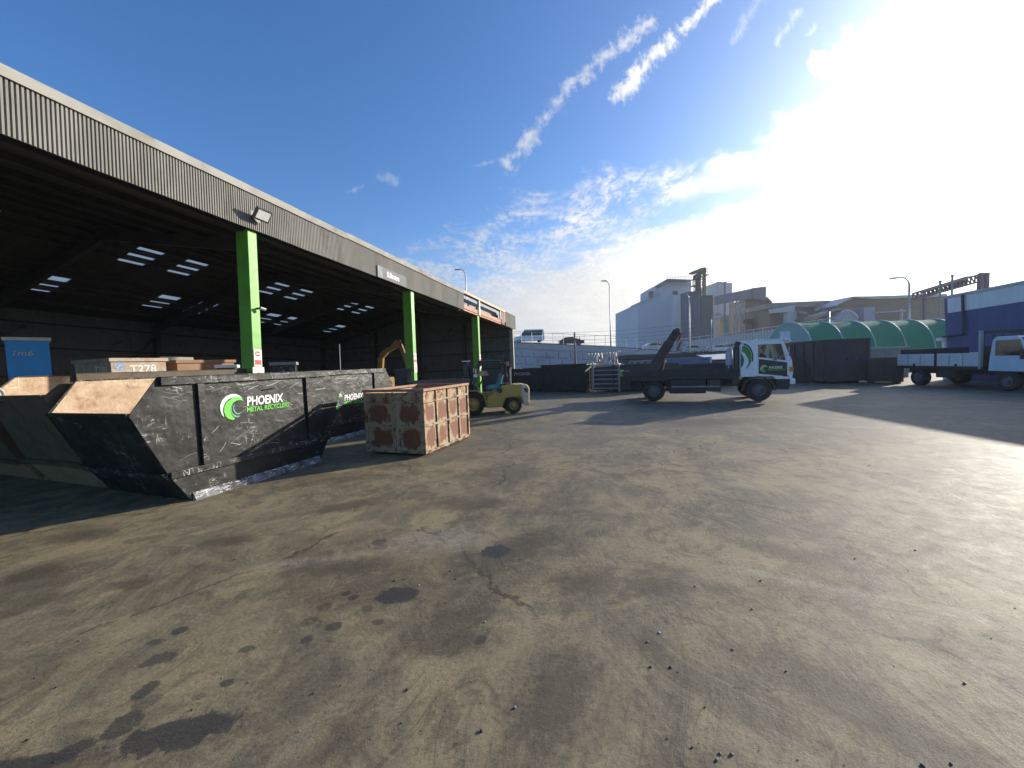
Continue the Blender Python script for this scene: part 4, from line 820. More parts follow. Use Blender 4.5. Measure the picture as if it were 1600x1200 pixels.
def driver(par_mat):
    t = thing('person', 'truck driver in dark clothes at the wheel, seen through the cab window', 'person', mat=par_mat)
    # local: x forward, +y = left, seat at z 0
    body = skin_body('body', [[(0, 0, .10, .14, .16), (-.03, 0, .30, .13, .15), (-.05, 0, .48, .125, .17), (-.03, 0, .56, .07, .10), (-.01, 0, .62, .052), (.0, 0, .67, .06), (.02, 0, .75, .082), (.015, 0, .83, .078), (.01, 0, .87, .05)],
        [(-.05, 0, .48, .125, .17), (-.03, -.20, .48, .06), (.08, -.26, .26, .045), (.30, -.22, .27, .035), (.36, -.20, .29, .030)], [(-.05, 0, .48, .125, .17), (-.03, .20, .48, .06), (.10, .25, .27, .045), (.30, .18, .33, .035), (.36, .16, .36, .030)],
        [(0, 0, .10, .14, .16), (.10, -.10, .06, .09), (.42, -.12, .10, .07), (.50, -.12, -.28, .05), (.52, -.12, -.36, .045), (.64, -.12, -.38, .035)], [(0, 0, .10, .14, .16), (.10, .10, .06, .09), (.42, .12, .10, .07), (.50, .12, -.28, .05), (.52, .12, -.36, .045), (.64, .12, -.38, .035)]], SKIN, t)
    m = MB()                                # nose, ears, eyes
    m.lathe([(.004, .03), (.014, .012), (.016, 0)], (.10, 0, .745), (-1, 0, .3), 10)
    for y in (-.078, .078): m.lathe([(.012, -.012), (.03, 0), (.012, .012)], (.01, y, .755), (0, 1, 0), 10)
    m.box(.088, .098, -.022, .022, .700, .706); m.build('face_features', SKIN, t)
    m = MB()
    for y in (-.03, .03): bmesh.ops.create_icosphere(m.b, subdivisions=2, radius=.012, matrix=Matrix.Translation((.088, y, .775)))
    m.build('eyes', DGLASS, t)
    h = skin_body('hair', [[(-.045, 0, .74, .055, .075), (-.03, 0, .82, .07, .082), (.02, 0, .872, .062, .07), (.065, 0, .85, .03, .06)]], HAIR, t)
    s = skin_body('shirt', [[(0, 0, .10, .15, .175), (-.03, 0, .30, .142, .165), (-.05, 0, .48, .138, .182), (-.03, 0, .56, .08, .11)], [(-.05, 0, .48, .138, .182), (-.03, -.20, .48, .074), (.04, -.24, .34, .064)], [(-.05, 0, .48, .138, .182), (-.03, .20, .48, .074), (.05, .24, .35, .064)]], SHIRT, t)
    p = skin_body('trousers', [[(0, 0, .12, .155, .175), (.10, -.10, .06, .10), (.42, -.12, .10, .082), (.50, -.12, -.28, .062)], [(0, 0, .12, .155, .175), (.10, .10, .06, .10), (.42, .12, .10, .082), (.50, .12, -.28, .062)]], mat('work_trousers', (.04, .045, .06)), t)
    for sy, wx, wy, wz in ((-1, .36, -.20, .29), (1, .36, .16, .36)):  # hands on the wheel: palm and five fingers
        ch = [[(wx, wy, wz, .030, .02), (wx+.05, wy+.005*sy, wz+.015, .036, .018), (wx+.085, wy, wz+.02, .034, .014)]]
        for k in range(4):
            y = wy+(k-1.5)*.019; L = (.030, .036, .034, .026)[k]
            ch.append([(wx+.085, wy, wz+.02, .034, .014), (wx+.095, y, wz+.018, .009), (wx+.095+L*.6, y, wz+.004, .0085), (wx+.095+L*.5, y, wz-.02, .008), (wx+.09, y, wz-.03, .007)])
        ch.append([(wx+.05, wy+.005*sy, wz+.015, .036, .018), (wx+.06, wy-.036*sy, wz+.006, .010), (wx+.085, wy-.045*sy, wz-.008, .009), (wx+.105, wy-.040*sy, wz-.016, .008)])
        skin_body('hand', ch, SKIN, body, 1)
    return t

# ---------------------------------------------------------------- skip-loader truck
def truck():
    rr = G(1022, 627); ff = G(1186, 627); fwd = (ff-rr).normalized(); WB = (ff-rr).length
    M = Matrix.Translation((rr.x, rr.y, 0)) @ Matrix.Rotation(atan2(fwd.y, fwd.x), 4, 'Z')
    t = thing('skip_loader_truck', 'white and black skip-loader truck with raised arms, side-on in mid yard', 'truck', mat=M)
    # local: x forward from the rear axle, near side y=0, far side +y ; the left-hand side of the truck is +y (away)
    Wd = 2.25; R = .48
    wheel(t, (0, .14, R), R, .28, (0, -1, 0)); wheel(t, (0, .46, R), R, .28, (0, -1, 0)); wheel(t, (0, Wd-.14, R), R, .28, (0, 1, 0)); wheel(t, (0, Wd-.46, R), R, .28, (0, 1, 0))
    wheel(t, (WB, .14, R), R, .28, (0, -1, 0)); wheel(t, (WB, Wd-.14, R), R, .28, (0, 1, 0))
    m = MB(); m.box(-1.3, WB+1.0, .65, .85, .62, .86); m.box(-1.3, WB+1.0, Wd-.85, Wd-.65, .62, .86)
    for x in (-1.1, .8, 2.2): m.box(x, x+.12, .86, Wd-.86, .64, .84)
    m.cyl((0, .5, R), (0, Wd-.5, R), .09); m.cyl((WB, .3, R), (WB, Wd-.3, R), .07); m.build('chassis', CHASS, t)
    m = MB(); m.box(-1.25, WB-.78, .02, Wd-.02, .98, 1.16); m.build('deck', CHASS, t, .01)
    m = MB(); m.box(-1.25, WB-.78, .0, .06, 1.162, 1.42); m.box(-1.25, WB-.78, Wd-.06, Wd, 1.162, 1.42); m.build('deck_rail', CHASS, t, .01)
    m = MB(); m.box(.66, 2.16, .05, .55, .34, .975); m.build('side_tank', CHASS, t, .05)
    m = MB(); m.box(2.2, 2.75, .10, .55, .42, .975); m.build('battery_box', BLACKP, t, .03)
    m = MB(); m.box(.75, 2.7, .03, .06, .62, .68); m.build('side_guard', GREY, t)
    m = MB(); m.py([(-.62, .60), (-.60, .95), (-.55, .975), (.55, .975), (.60, .95), (.62, .60), (.59, .60), (.57, .93), (-.57, .93), (-.59, .60)], .0, .62); m.build('rear_mudguard', BLACKP, t)
    m = MB(); m.py([(-1.25, .55), (-1.05, .5), (-1.0, .975), (-1.25, .975)], .05, .5); m.build('stabiliser', CHASS, t, .02)
    m = MB(); m.box(-1.32, -1.26, .06, .26, .72, .84); m.build('tail_lamp', mat('red_lens', (.45, .02, .02)), t)
    # arms
    o = M.inverted()
    def L(px, py, dy=.0):
        # photo point on the truck's near side plane, in the truck's own frame
        n = M.to_3x3() @ Vector((0, 1, 0)); p0 = M @ Vector((0, dy, 0)); d = ray(px, py); return o @ (EYE+d*((p0-EYE).dot(n)/d.dot(n)))
    for dy in (.16, Wd-.16):
        a = L(1016, 582, .16); b = L(1058, 517, .16); a.y = dy; b.y = dy; m = MB(); d = (b-a)
        m.beam(a, a+d*.72, .22, .42); m.beam(a+d*.70, b, .18, .34); m.cyl((b.x, dy-.16, b.z), (b.x, dy+.16, b.z), .12, 16); m.cyl((a.x, dy-.14, a.z), (a.x, dy+.14, a.z), .16, 16); arm = m.build('lift_arm', mat('arm_dark_rust', (.06, .045, .04), (.10, .07, .055), 4, .7, bump=.3), t, .012)
        for k in range(3):
            R2 = random.Random(k+int(dy*9)); pts = []; x = b.x+.02+.05*k; ln = (.55, .75, .62)[k]
            for i in range(26): pts.append((x+.05*sin(i*.5)+.02*R2.random(), dy+.06*(k-1), b.z-.12-ln*i/25))
            m = MB(); m.tube(pts, [.018 if i % 2 else .034 for i in range(26)], 6); m.build('lift_chain', CHROME if k == 0 else RUST, arm)
    m = MB(); bx = L(1058, 517, .16); m.cyl((bx.x, .20, bx.z-.06), (bx.x, Wd-.20, bx.z-.06), .06, 12); m.build('cross_beam', CHASS, t)
    for dy in (.36, Wd-.36):
        a = Vector((.30, dy, 1.20)); b = L(1040, 545, .16); b.y = dy; m = MB(); m.cyl(a, a+(b-a)*.6, .075, 12); m.build('ram_sleeve', CHASS, t); m = MB(); m.cyl(a+(b-a)*.6, b, .045, 12); m.build('ram_rod', CHROME, t)
    # stack and air cleaner behind the cab
    m = MB(); m.box(WB-.98, WB-.72, .05, .40, .70, 1.2); m.cyl((WB-.80, .16, 1.2), (WB-.80, .16, 2.35), .11, 18); m.cyl((WB-.80, .16, 2.35), (WB-.72, .16, 2.55), .10, 18); m.build('intake_stack', BLACKP, t, .01)
    m = MB(); m.cyl((WB-1.06, .30, 1.55), (WB-1.06, .30, 2.15), .13, 18); m.cyl((WB-1.06, .30, 2.15), (WB-1.02, .30, 2.3), .13, 18, .05); m.build('air_cleaner', mat('dull_white_plastic', (.5, .52, .56)), t)
    m = MB(); m.tube([(WB-1.06, .30, 1.5), (WB-1.12, .25, 1.35), (WB-1.02, .2, 1.2), (WB-1.1, .15, 1.1)], .03, 8); m.build('air_hoses', CHROME, t)
    # cab: near side y=.04, far side Wd-.04
    xb, xf = WB-.66, WB+1.12; z0, zr = 1.04, 2.52; y0, y1 = .04, Wd-.04
    win = [(WB-.02, 1.86), (WB+.01, 2.34), (WB+.80, 2.37), (WB+.96, 1.70), (WB+.3, 1.80)]
    for ya, yb in ((y0, y0+.05), (y1-.05, y1)):
        m = MB()
        m.py([(xb, z0), (xb+.02, zr-.10), (xb+.12, zr), (WB-.02, zr), (WB-.02, z0)], ya, yb)
        m.py([(WB-.018, 2.38), (WB-.018, zr), (WB+.75, zr), (WB+.80, 2.37)], ya, yb)
        m.py([(WB-.018, z0), (WB-.018, 1.86), (WB+.3, 1.80), (WB+.96, 1.68), (xf+.05, 1.66), (xf+.08, 1.20), (xf+.06, .92), (WB+.62, .92), (WB+.50, 1.04)], ya, yb)
        m.py([(WB+.752, zr), (WB+.86, zr), (xf+.05, 1.662), (WB+.962, 1.682), (WB+.802, 2.372)], ya, yb)
        sp = m.build('cab_side', WHITEP, t, .008)
        so_ = -.004 if ya == y0 else .004; yo = ya if ya == y0 else yb
        m = MB(); m.py([(WB+.0, 1.16), (WB+.0, 1.78), (WB+1.0, 1.60), (WB+1.0, 1.03)], yo+so_*1.5, yo+so_*.2); m.build('door_band', BLACKP, sp)
        m = MB(); m.py(win, ya+.02, ya+.028); m.build('side_window', GLASS, sp)
        m = MB(); m.box(WB+.50, WB+.64, yo+so_*9-.01, yo+so_*9+.01, 1.70, 1.74); m.build('door_handle', BLACKP, sp)
        m = MB(); m.box(WB+.86, WB+1.05, yo+so_*1.8, yo+so_*.2, 1.02, 1.07); m.build('side_marker', mat('red_lens', (.45, .02, .02)), sp)
        if ya == y0:
            m = MB(); cx, cz = WB-.56, 1.86; yq = yo-.002
            def ar(a, b): return lambda p, q: (p, yq-a, q)
            def arc(R0, a0, a1, ox=0, oz=0, n=12): return [(cx+ox+R0*.62*cos(radians(a0+(a1-a0)*i/n)), cz+oz+R0*cos(0)*sin(radians(a0+(a1-a0)*i/n))) for i in range(n+1)]
            m.mi = 0; m.prism(arc(.60, 88, -20)+arc(.52, -20, 88), lambda p, q: (p, yq, q), lambda p, q: (p, yq-.003, q))
            m.mi = 1; m.prism(arc(.50, 95, -75)+[(cx+.10, cz-.45), (cx+.20, cz-.25), (cx+.18, cz-.05), (cx+.05, cz+.2), (cx-.06, cz+.25)], lambda p, q: (p, yq-.001, q), lambda p, q: (p, yq-.005, q))
            m.mi = 2; m.prism([(cx-.08, cz+.2), (cx+.0, cz+.05), (cx+.03, cz-.1), (cx+.0, cz-.3), (cx-.08, cz-.45)], lambda p, q: (p, yq-.001, q), lambda p, q: (p, yq-.004, q))
            m.build('emblem_decal', [BLACKP, LOGOD, mat('logo_dark_teal', (.05, .14, .12))], sp)
            phoenix_logo(sp, .30, (WB+.19, yo-.008, 1.36), X3, (-.0, 0, 1), Ym, 'door_logo')
    m = MB(); m.box(xb, xb+.05, y0+.052, y1-.052, z0, zr-.10); m.build('cab_back', WHITEP, t, .008)
    m = MB(); m.py([(xb+.12, zr+.001), (WB+.86, zr+.001), (WB+.80, zr+.05), (xb+.2, zr+.06)], y0, y1); rf = m.build('cab_roof', WHITEP, t, .02)
    m = MB(); m.py([(WB+.80, zr+.055), (WB+.88, zr+.075), (WB+1.16, zr-.035), (WB+1.15, zr-.07), (WB+.88, zr+.03)], y0+.02, y1-.02); m.build('sun_visor', WHITEP, rf)
    for y in (y0+.25, y1-.25): m = MB(); m.cyl((WB-.05, y, zr+.05), (WB-.05, y, zr+.10), .05, 12); m.build('roof_lamp', WHITEB, rf)
    m = MB(); m.py([(xf+.052, 1.66), (xf+.085, 1.20), (xf+.06, .92), (xf-.0, .92), (xf+.0, 1.66)], y0+.052, y1-.052); m.build('front_panel', WHITEP, t, .01)
    m = MB(); m.hexa([(xf+.0, y0+.06, 1.668), (xf+.04, y0+.06, 1.668), (xf+.04, y1-.06, 1.668), (xf+.0, y1-.06, 1.668), (WB+.84, y0+.06, zr-.01), (WB+.855, y0+.06, zr-.01), (WB+.855, y1-.06, zr-.01), (WB+.84, y1-.06, zr-.01)]); m.build('windscreen', GLASS, t)
    m = MB(); m.box(xf-.02, xf+.16, y0-.01, y0+.30, .70, .92); m.box(xf-.02, xf+.16, y1-.30, y1+.01, .70, .92); m.box(xf-.02, xf+.14, y0+.30, y1-.30, .72, .90); m.build('bumper', WHITEP, t, .03)
    for y in (y0-.012, y1-.10):
        m = MB(); m.box(xf-.06, xf+.10, y, y+.11, 1.20, 1.42); m.build('indicator_lamp', ORANGE, t, .03)
    for y in (y0+.15, y1-.4): m = MB(); m.box(xf+.10, xf+.165, y, y+.25, .76, .86); m.build('headlight', LENSW, t, .01)
    m = MB(); m.py([(WB+.60, .50), (WB+.64, .915), (xf+.0, .915), (xf-.05, .50), (xf-.15, .48)], y0+.03, y0+.3); m.build('step', CHASS, t, .01)
    m = MB(); n = 14
    m.py([(WB+.62*cos(pi*i/n), .46+.60*sin(pi*i/n)) for i in range(n+1)]+[(WB+.54*cos(pi*i/n), .46+.53*sin(pi*i/n)) for i in range(n, -1, -1)], .01, .36); m.build('wheel_arch', BLACKP, t)
    # cab inside
    m = MB(); m.box(xb+.06, xf-.02, y0+.06, y1-.06, 1.02, 1.06); m.box(xf-.22, xf-.005, y0+.06, y1-.06, 1.07, 1.62); m.build('dashboard', CHASS, t)
    for y in (y0+.18, y1-.66):
        m = MB(); m.py([(WB-.10, 1.07), (WB+.42, 1.07), (WB+.46, 1.45), (WB+.06, 1.42), (WB-.04, 2.10), (WB-.18, 2.08)], y, y+.48); m.build('seat', mat('seat_cloth', (.04, .04, .045)), t, .03)
    sw = Vector((WB+.74, y0+.42, 1.74)); m = MB(); m.tube([(sw.x+.12*sin(a*pi/9)*.6-.0, sw.y+.22*cos(a*pi/9), sw.z+.20*sin(a*pi/9)*.55) for a in range(19)], .016, 6); m.tube([sw, (WB+.92, y0+.42, 1.5)], .03, 8); m.build('steering_wheel', CHASS, t)
    m = MB(); m.tube([(WB+.95, y0-.01, 2.35), (WB+1.05, y0-.16, 2.3), (WB+1.05, y0-.18, 2.2)], .012, 6); m.box(WB+1.03, WB+1.07, y0-.26, y0-.10, 1.86, 2.22); m.build('wing_mirror', BLACKP, t, .01)
    driver(M @ Matrix.Translation((WB+.26, y0+.42, 1.44)))
truck()

# ---------------------------------------------------------------- bins beyond the truck
NAVY = mat('dark_navy_bin', (.022, .025, .035), (.035, .035, .045), 2, .5, .1, bump=.15, scratch=(.3, .3, .3), sdens=.68)  # dark navy base colour with pale scratches
def big_bin(name, label, pl, pr, ytop, H=None, depth=2.0, m_=NAVY, logo=None, group='dark bins across the far end of the yard', ribs=5):
    a = G(*pl); b = G(*pr); ex = (b-a).normalized(); Lx = (b-a).length
    H = A(pl[0], ytop, a.y).z if H is None else H
    t = thing(name, label, 'bin', (a.x, a.y, 0), atan2(ex.y, ex.x), group)
    m = MB(); w = .04
    m.box(0, Lx, 0, w, .08, H); m.box(0, Lx, depth-w, depth, .08, H); m.box(0, w, w, depth-w, .08, H); m.box(Lx-w, Lx, w, depth-w, .08, H); m.box(w, Lx-w, w, depth-w, .08, .14); m.build('shell', m_, t, .01)
    m = MB(); m.box(.05, Lx-.05, .05, depth-.05, .145, H*.8); m.build('load', STEELDK, t)
    m = MB(); m.box(-.04, Lx+.04, -.05, -.001, H-.12, H+.02); m.box(-.04, Lx+.04, depth+.001, depth+.05, H-.12, H+.02); m.build('rim', m_, t, .006)
    for i in range(ribs): x = .06+(Lx-.12)*i/max(1, ribs-1); m = MB(); m.box(x-.05, x+.05, -.06, -.001, .1, H-.125); m.build('rib', m_, t, .006)
    for x in (.1, Lx-.3): m = MB(); m.box(x, x+.2, .1, depth-.1, 0, .078); m.build('skid', m_, t)
    if logo:
        k, lx, lz, h = logo
        if k == 'PHOENIX': m = MB(); m.text('PHOENIX', h, Matrix.Translation((lx, -.064, lz)) @ Matrix.Rotation(pi/2, 4, 'X'), .1, .008, .003); m.build('lettering', mat('faded_white_letters', (.42, .46, .46)), t)
        else: phoenix_logo(t, h, (lx, -.062, lz), X3, Z3, Ym)
    return t
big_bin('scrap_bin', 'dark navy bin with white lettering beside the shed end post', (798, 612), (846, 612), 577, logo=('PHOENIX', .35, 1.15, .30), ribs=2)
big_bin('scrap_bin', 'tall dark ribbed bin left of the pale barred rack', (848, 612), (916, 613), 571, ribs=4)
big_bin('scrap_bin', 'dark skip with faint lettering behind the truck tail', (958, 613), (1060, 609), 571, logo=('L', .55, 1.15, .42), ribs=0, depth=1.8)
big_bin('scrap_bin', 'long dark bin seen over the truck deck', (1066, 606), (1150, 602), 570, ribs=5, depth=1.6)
def rack():
    a = G(925, 613); b = G(969, 613); t = thing('barred_rack', 'pale grey steel rack with horizontal bars between dark bins', 'rack', (a.x, a.y, 0), atan2(b.y-a.y, b.x-a.x)); L = (b-a).length; H = A(925, 571, a.y).z
    pg = mat('pale_grey_paint', (.30, .31, .32), (.22, .23, .24), 3, .6)
    for x in (.05, L-.05):
        for y in (.05, 1.2): m = MB(); m.box(x-.05, x+.05, y-.05, y+.05, 0, H); m.build('post', pg, t)
    for i in range(6):
        z = .25+(H-.3)*i/5; m = MB(); m.box(.1, L-.1, .02, .08, z-.04, z+.04); m.build('bar', pg, t)
        m = MB(); m.box(.1, L-.1, 1.15, 1.22, z-.04, z+.04); m.build('bar', pg, t)
    m = MB(); m.box(.11, L-.11, .1, 1.14, .1, H-.12); m.build('load', STEELDK, t)
    # wheels and bars stacked on top
    s = thing('scrap_heap', 'pale spindly frame of scrap bars standing on the barred rack', 'scrap heap', (a.x, a.y, H+.005), atan2(b.y-a.y, b.x-a.x)); R = random.Random(8)
    m = MB(); m.box(-.3, L-.1, .3, .36, .78, .84); m.box(-.3, L-.1, .8, .86, .78, .84)
    for i in range(8): x = -.2+L*.9*i/7; m.beam((x, .33, 0), (x+R.uniform(-.1, .1), .33, .8), .05, .05); m.beam((x+.1, .83, 0), (x+R.uniform(-.1, .2), .83, .8), .05, .05)
    m.box(-.3, L-.1, .25, .9, 0, .05); m.build('bars', GALV, s)
    m = MB()
    for i in range(6): x = -.05+L*.8*i/5; m.beam((x, .5, .06), (x+.25, .6, .72), .2, .08)
    m.build('plates', mat('pale_scrap', (.55, .54, .52), (.35, .3, .28), 6), s)
rack()

# tall roll-off container and neighbours at the right
def rolloff():
    c = Vector((19.02, 23.24, 0)); H = 2.66; az = radians(13); t = thing('roll_off_container', 'tall rusty dark roll-off container with magenta graffiti on its end', 'container', (c.x, c.y, 0), -radians(6))
    cm = mat('rusty_container', (.055, .05, .055), (.085, .07, .065), 1.5, .65, .1, bump=.2, dirt=(.13, .06, .05), dscale=1.1, dthr=(.5, .72)); Lx, Ly = 2.42, 6.0
    m = MB(); w = .05; m.box(0, Lx, 0, w, .15, H); m.box(0, w, w, Ly, .15, H); m.box(Lx-w, Lx, w, Ly, .15, H); m.box(w, Lx-w, Ly-w, Ly, .15, H); m.box(w, Lx-w, w, Ly-w, .15, .2); m.build('shell', cm, t, .01)
    m = MB(); m.box(.06, Lx-.06, .06, Ly-.06, .21, H*.8); m.build('load', STEELDK, t)
    for i in range(7): y = .15+(Ly-.3)*i/6; m = MB(); m.box(-.09, -.001, y-.06, y+.06, .15, H-.12); m.build('rib', cm, t, .01)
    m = MB(); m.box(-.09, -.001, -.02, Ly, H-.118, H+.02); m.box(-.02, Lx+.02, -.07, -.001, H-.118, H+.02); m.box(-.02, .0+.12, -.06, -.001, .15, H-.12); m.box(Lx-.12, Lx+.02, -.06, -.001, .15, H-.12); m.build('frame', cm, t, .01)
    for x in (.5, Lx-.62): m = MB(); m.box(x, x+.12, .1, Ly, 0, .148); m.build('skid_rail', CHASS, t)
    for x in (.5, Lx-.62):
        m = MB(); m.cyl((x-.02, .2, .12), (x+.14, .2, .12), .12); m.build('roller', STEELDK, t)
    R = random.Random(2); m = MB(); p = Vector((1.0, -.006, 1.42))
    for s in range(7):
        pts = [Vector((1.15+.18*s+R.uniform(-.05, .05), -.008, 1.2+R.uniform(0, .1))), Vector((1.10+.18*s, -.008, 1.45)), Vector((1.22+.18*s, -.008, 1.62+R.uniform(-.05, .1))), Vector((1.30+.18*s, -.008, 1.4)), Vector((1.24+.18*s, -.008, 1.25))]
        m.tube([(q.x, q.y, q.z) for q in pts], .028, 5)
    m.build('graffiti', mat('magenta_spray', (.20, .07, .20), (.15, .06, .16), 4, .8), t)
    m = MB(); m.text('C~', .3, Matrix.Translation((-.094, 3.9, 1.75)) @ Matrix.Rotation(-pi/2, 4, 'Z') @ Matrix.Rotation(pi/2, 4, 'X'), 0, 0, .003); m.build('chalk_mark', CHALK, t)
rolloff()
PURP = mat('dull_purple_bin', (.045, .03, .04), (.06, .04, .045), 2, .6)
q = G(1228, 598); t = thing('small_skip', 'small dull purple skip tucked between the truck cab and roll-off container', 'skip bin', (q.x, q.y, 0), -.35)
m = MB(); m.py([(0, .05), (-.1, 1.62), (.4, 1.62), (1.35, 1.30), (1.4, .05)], 0, .03); m.py([(0, .05), (-.1, 1.62), (.4, 1.62), (1.35, 1.30), (1.4, .05)], 1.37, 1.4)
m.hexa([(0, .03, .05), (.03, .03, .05), (.03, 1.37, .05), (0, 1.37, .05), (-.1, .03, 1.62), (-.07, .03, 1.62), (-.07, 1.37, 1.62), (-.1, 1.37, 1.62)]); m.hexa([(1.37, .03, .05), (1.4, .03, .05), (1.4, 1.37, .05), (1.37, 1.37, .05), (1.32, .03, 1.3), (1.35, .03, 1.3), (1.35, 1.37, 1.3), (1.32, 1.37, 1.3)]); m.box(.03, 1.37, .03, 1.37, .05, .9); m.build('shell', PURP, t)
for y in (.1, 1.1): m = MB(); m.box(.1, 1.3, y, y+.2, 0, .05); m.build('skid', PURP, t)
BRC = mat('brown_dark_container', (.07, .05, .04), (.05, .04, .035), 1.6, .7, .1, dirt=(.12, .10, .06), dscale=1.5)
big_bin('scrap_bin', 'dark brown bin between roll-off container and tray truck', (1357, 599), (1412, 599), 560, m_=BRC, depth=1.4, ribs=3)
def shade_fence():
    a = A(1352, 560, 26.); b = A(1420, 560, 26.); t = thing('low_screen', 'low green-grey screen wall with faint lettering behind the brown bin', 'screen', (a.x, a.y, 0), atan2(b.y-a.y, b.x-a.x)); L = (b-a).length; H = A(1380, 542, 26.).z
    m = MB(); m.box(0, L, 0, .08, 0, H-.1); m.build('panel', mat('grey_green_panel', (.18, .26, .25), (.15, .22, .21), 2), t)
    m = MB(); m.box(0, L, -.05, .12, H-.098, H); m.build('cap', mat('grey_green_cap', (.40, .47, .46)), t)
    m = MB(); m.text('PHOENIX', .42, Matrix.Translation((.35, -.004, H-.95)) @ Matrix.Rotation(pi/2, 4, 'X'), 0, .005, .003, 2.2); m.build('lettering', mat('faint_letters', (.33, .42, .42)), t)
shade_fence()

# ---------------------------------------------------------------- white tray truck at the right edge
def tray_truck():
    k = 1.04; a = A(1400, 600, 21.6); b = A(1543, 600, 16.9); fwd = Vector((b.x-a.x, b.y-a.y, 0)).normalized()
    M = Matrix.Translation((a.x, a.y, 0)) @ Matrix.Rotation(atan2(fwd.y, fwd.x), 4, 'Z')
    t = thing('tray_truck', 'white flat-tray truck parked nose-out beside the blue building', 'truck', mat=M); L = sqrt((b.x-a.x)**2+(b.y-a.y)**2); inv = M.inverted()
    # local x forward; the side we see (towards the yard) is y = 0, the rest at +y or -y
    sgn = 1 if (inv.to_3x3() @ Vector((1, 0, 0))).y > 0 else -1
    Wd = 2.1; 
    def box(m, x0, x1, y0, y1, z0, z1): m.box(x0, x1, *(sorted((sgn*y0, sgn*y1))), z0, z1)
    zt = 1.02
    TR = mat('tray_side_white', (.68, .68, .67), (.58, .58, .57), 2, .5, .1, dirt=(.36, .33, .29), dscale=3, dthr=(.6, .85))
    m = MB(); box(m, .05, L-.3, 0, Wd, zt-.14, zt); m.build('tray', CHASS, t, .01)
    half = (L-.35)*.52
    for y in (0, Wd-.04):
        for x0, x1 in ((.06, half-.08), (half+.08, L-.42)):
            m = MB(); box(m, x0, x1, y, y+.04, zt+.005, zt+.62); ds = m.build('dropside', TR, t, .02)
            for i in (.33, .66): m = MB(); x = x0+(x1-x0)*i; box(m, x-.015, x+.015, y-.012, y-.001, zt+.01, zt+.6) if y == 0 else box(m, x-.015, x+.015, y+.041, y+.05, zt+.01, zt+.6); m.build('seam', GREY, ds)
            m = MB(); x = (x0+x1)/2; box(m, x-.05, x+.05, y-.03 if y == 0 else y+.041, y-.001 if y == 0 else y+.07, zt+.0, zt+.12); m.build('latch', CHASS, ds)
        m = MB(); box(m, half-.05, half+.05, y, y+.05, zt-.1, zt+.66); m.build('stake_post', CHASS, t)
        m = MB(); box(m, L-.41, L-.30, y-.01, y+.09, zt-.1, zt+1.62); m.build('headboard_post', GALV, t)
    m = MB(); box(m, L-.39, L-.32, .09, Wd-.06, zt, zt+.9); box(m, L-.39, L-.32, .09, Wd-.06, zt+1.45, zt+1.6)
    for i in range(6): y = .15+(Wd-.3)*i/5; box(m, L-.37, L-.33, y-.02, y+.02, zt+.9, zt+1.45)
    m.build('headboard', mat('headboard_brown', (.12, .08, .065)), t)
    m = MB(); box(m, .04, .10, .045, Wd-.045, zt+.005, zt+.62); m.build('tailboard', TR, t)
    m = MB(); box(m, .12, half-.55, .10, Wd-.1, zt+.002, zt+.90); m.build('covered_load', mat('dark_tarpaulin', (.05, .045, .045)), t, .04)
    m = MB(); box(m, .2, L+1.3, .5, .66, .62, .87); box(m, .2, L+1.3, Wd-.66, Wd-.5, .62, .87); m.build('chassis', CHASS, t)
    R = .42
    for y, ax in ((.14, -1), (Wd-.14, 1)):
        wheel(t, (1.35, sgn*y, R), R, .34, (0, sgn*ax, 0)); wheel(t, (L+.72, sgn*y, R), R, .26, (0, sgn*ax, 0))
    m = MB(); box(m, 2.2, 3.2, .1, .5, .45, .87); m.build('side_tank', CHASS, t, .04)
    # cab
    x0, xf = L-.02, L+1.55; zb, zr = .84, 2.26; y0, y1 = .02, Wd-.02
    CW = mat('pale_cab_paint', (.60, .70, .80), (.54, .64, .74), 1.5, .3, .05, coat=.5)
    for ya, yb in ((y0, y0+.05), (y1-.05, y1)):
        A0, B0 = sorted((sgn*ya, sgn*yb)); m = MB()
        m.py([(x0, zb), (x0+.06, 1.5), (x0+.24, 1.5), (xf-.10, 1.5), (xf, 1.42), (xf+.02, zb)], A0, B0)
        m.py([(x0+.06, 1.502), (x0+.16, zr-.08), (x0+.26, zr-.10), (x0+.24, 1.502)], A0, B0); m.py([(x0+.16, zr-.079), (x0+.24, zr), (xf-.42, zr), (xf-.38, zr-.10), (x0+.262, zr-.10)], A0, B0)
        m.py([(xf-.42, zr-.001), (xf-.34, zr-.04), (xf-.02, 1.502), (xf-.16, 1.502), (xf-.40, zr-.10)], A0, B0); sd = m.build('cab_side', CW, t, .01)
        m = MB(); m.py([(x0+.24, 1.505), (x0+.264, zr-.102), (xf-.40, zr-.102), (xf-.17, 1.505)], (A0+B0)/2-.004, (A0+B0)/2+.004); m.build('side_window', GLASS, sd)
    m = MB(); box(m, x0+.16, x0+.20, y0+.052, y1-.052, zb, zr-.09); m.build('cab_back', CW, t)
    m = MB(); m.py([(x0+.2, zr+.001), (xf-.42, zr+.001), (xf-.5, zr+.05), (x0+.3, zr+.06)], *sorted((sgn*y0, sgn*y1))); m.build('cab_roof', CW, t, .02)
    m = MB(); m.py([(xf, 1.42), (xf+.03, zb), (xf-.03, zb), (xf-.06, 1.46)], *sorted((sgn*(y0+.052), sgn*(y1-.052)))); m.build('front_panel', CW, t, .01)
    m = MB(); m.py([(xf-.02, 1.47), (xf-.04, 1.47), (xf-.365, zr-.03), (xf-.345, zr-.03)], *sorted((sgn*(y0+.06), sgn*(y1-.06)))); m.build('windscreen', DGLASS, t)
    m = MB(); box(m, xf-.02, xf+.12, y0, y1, .50, .72); m.build('bumper', WHITEB, t, .03)
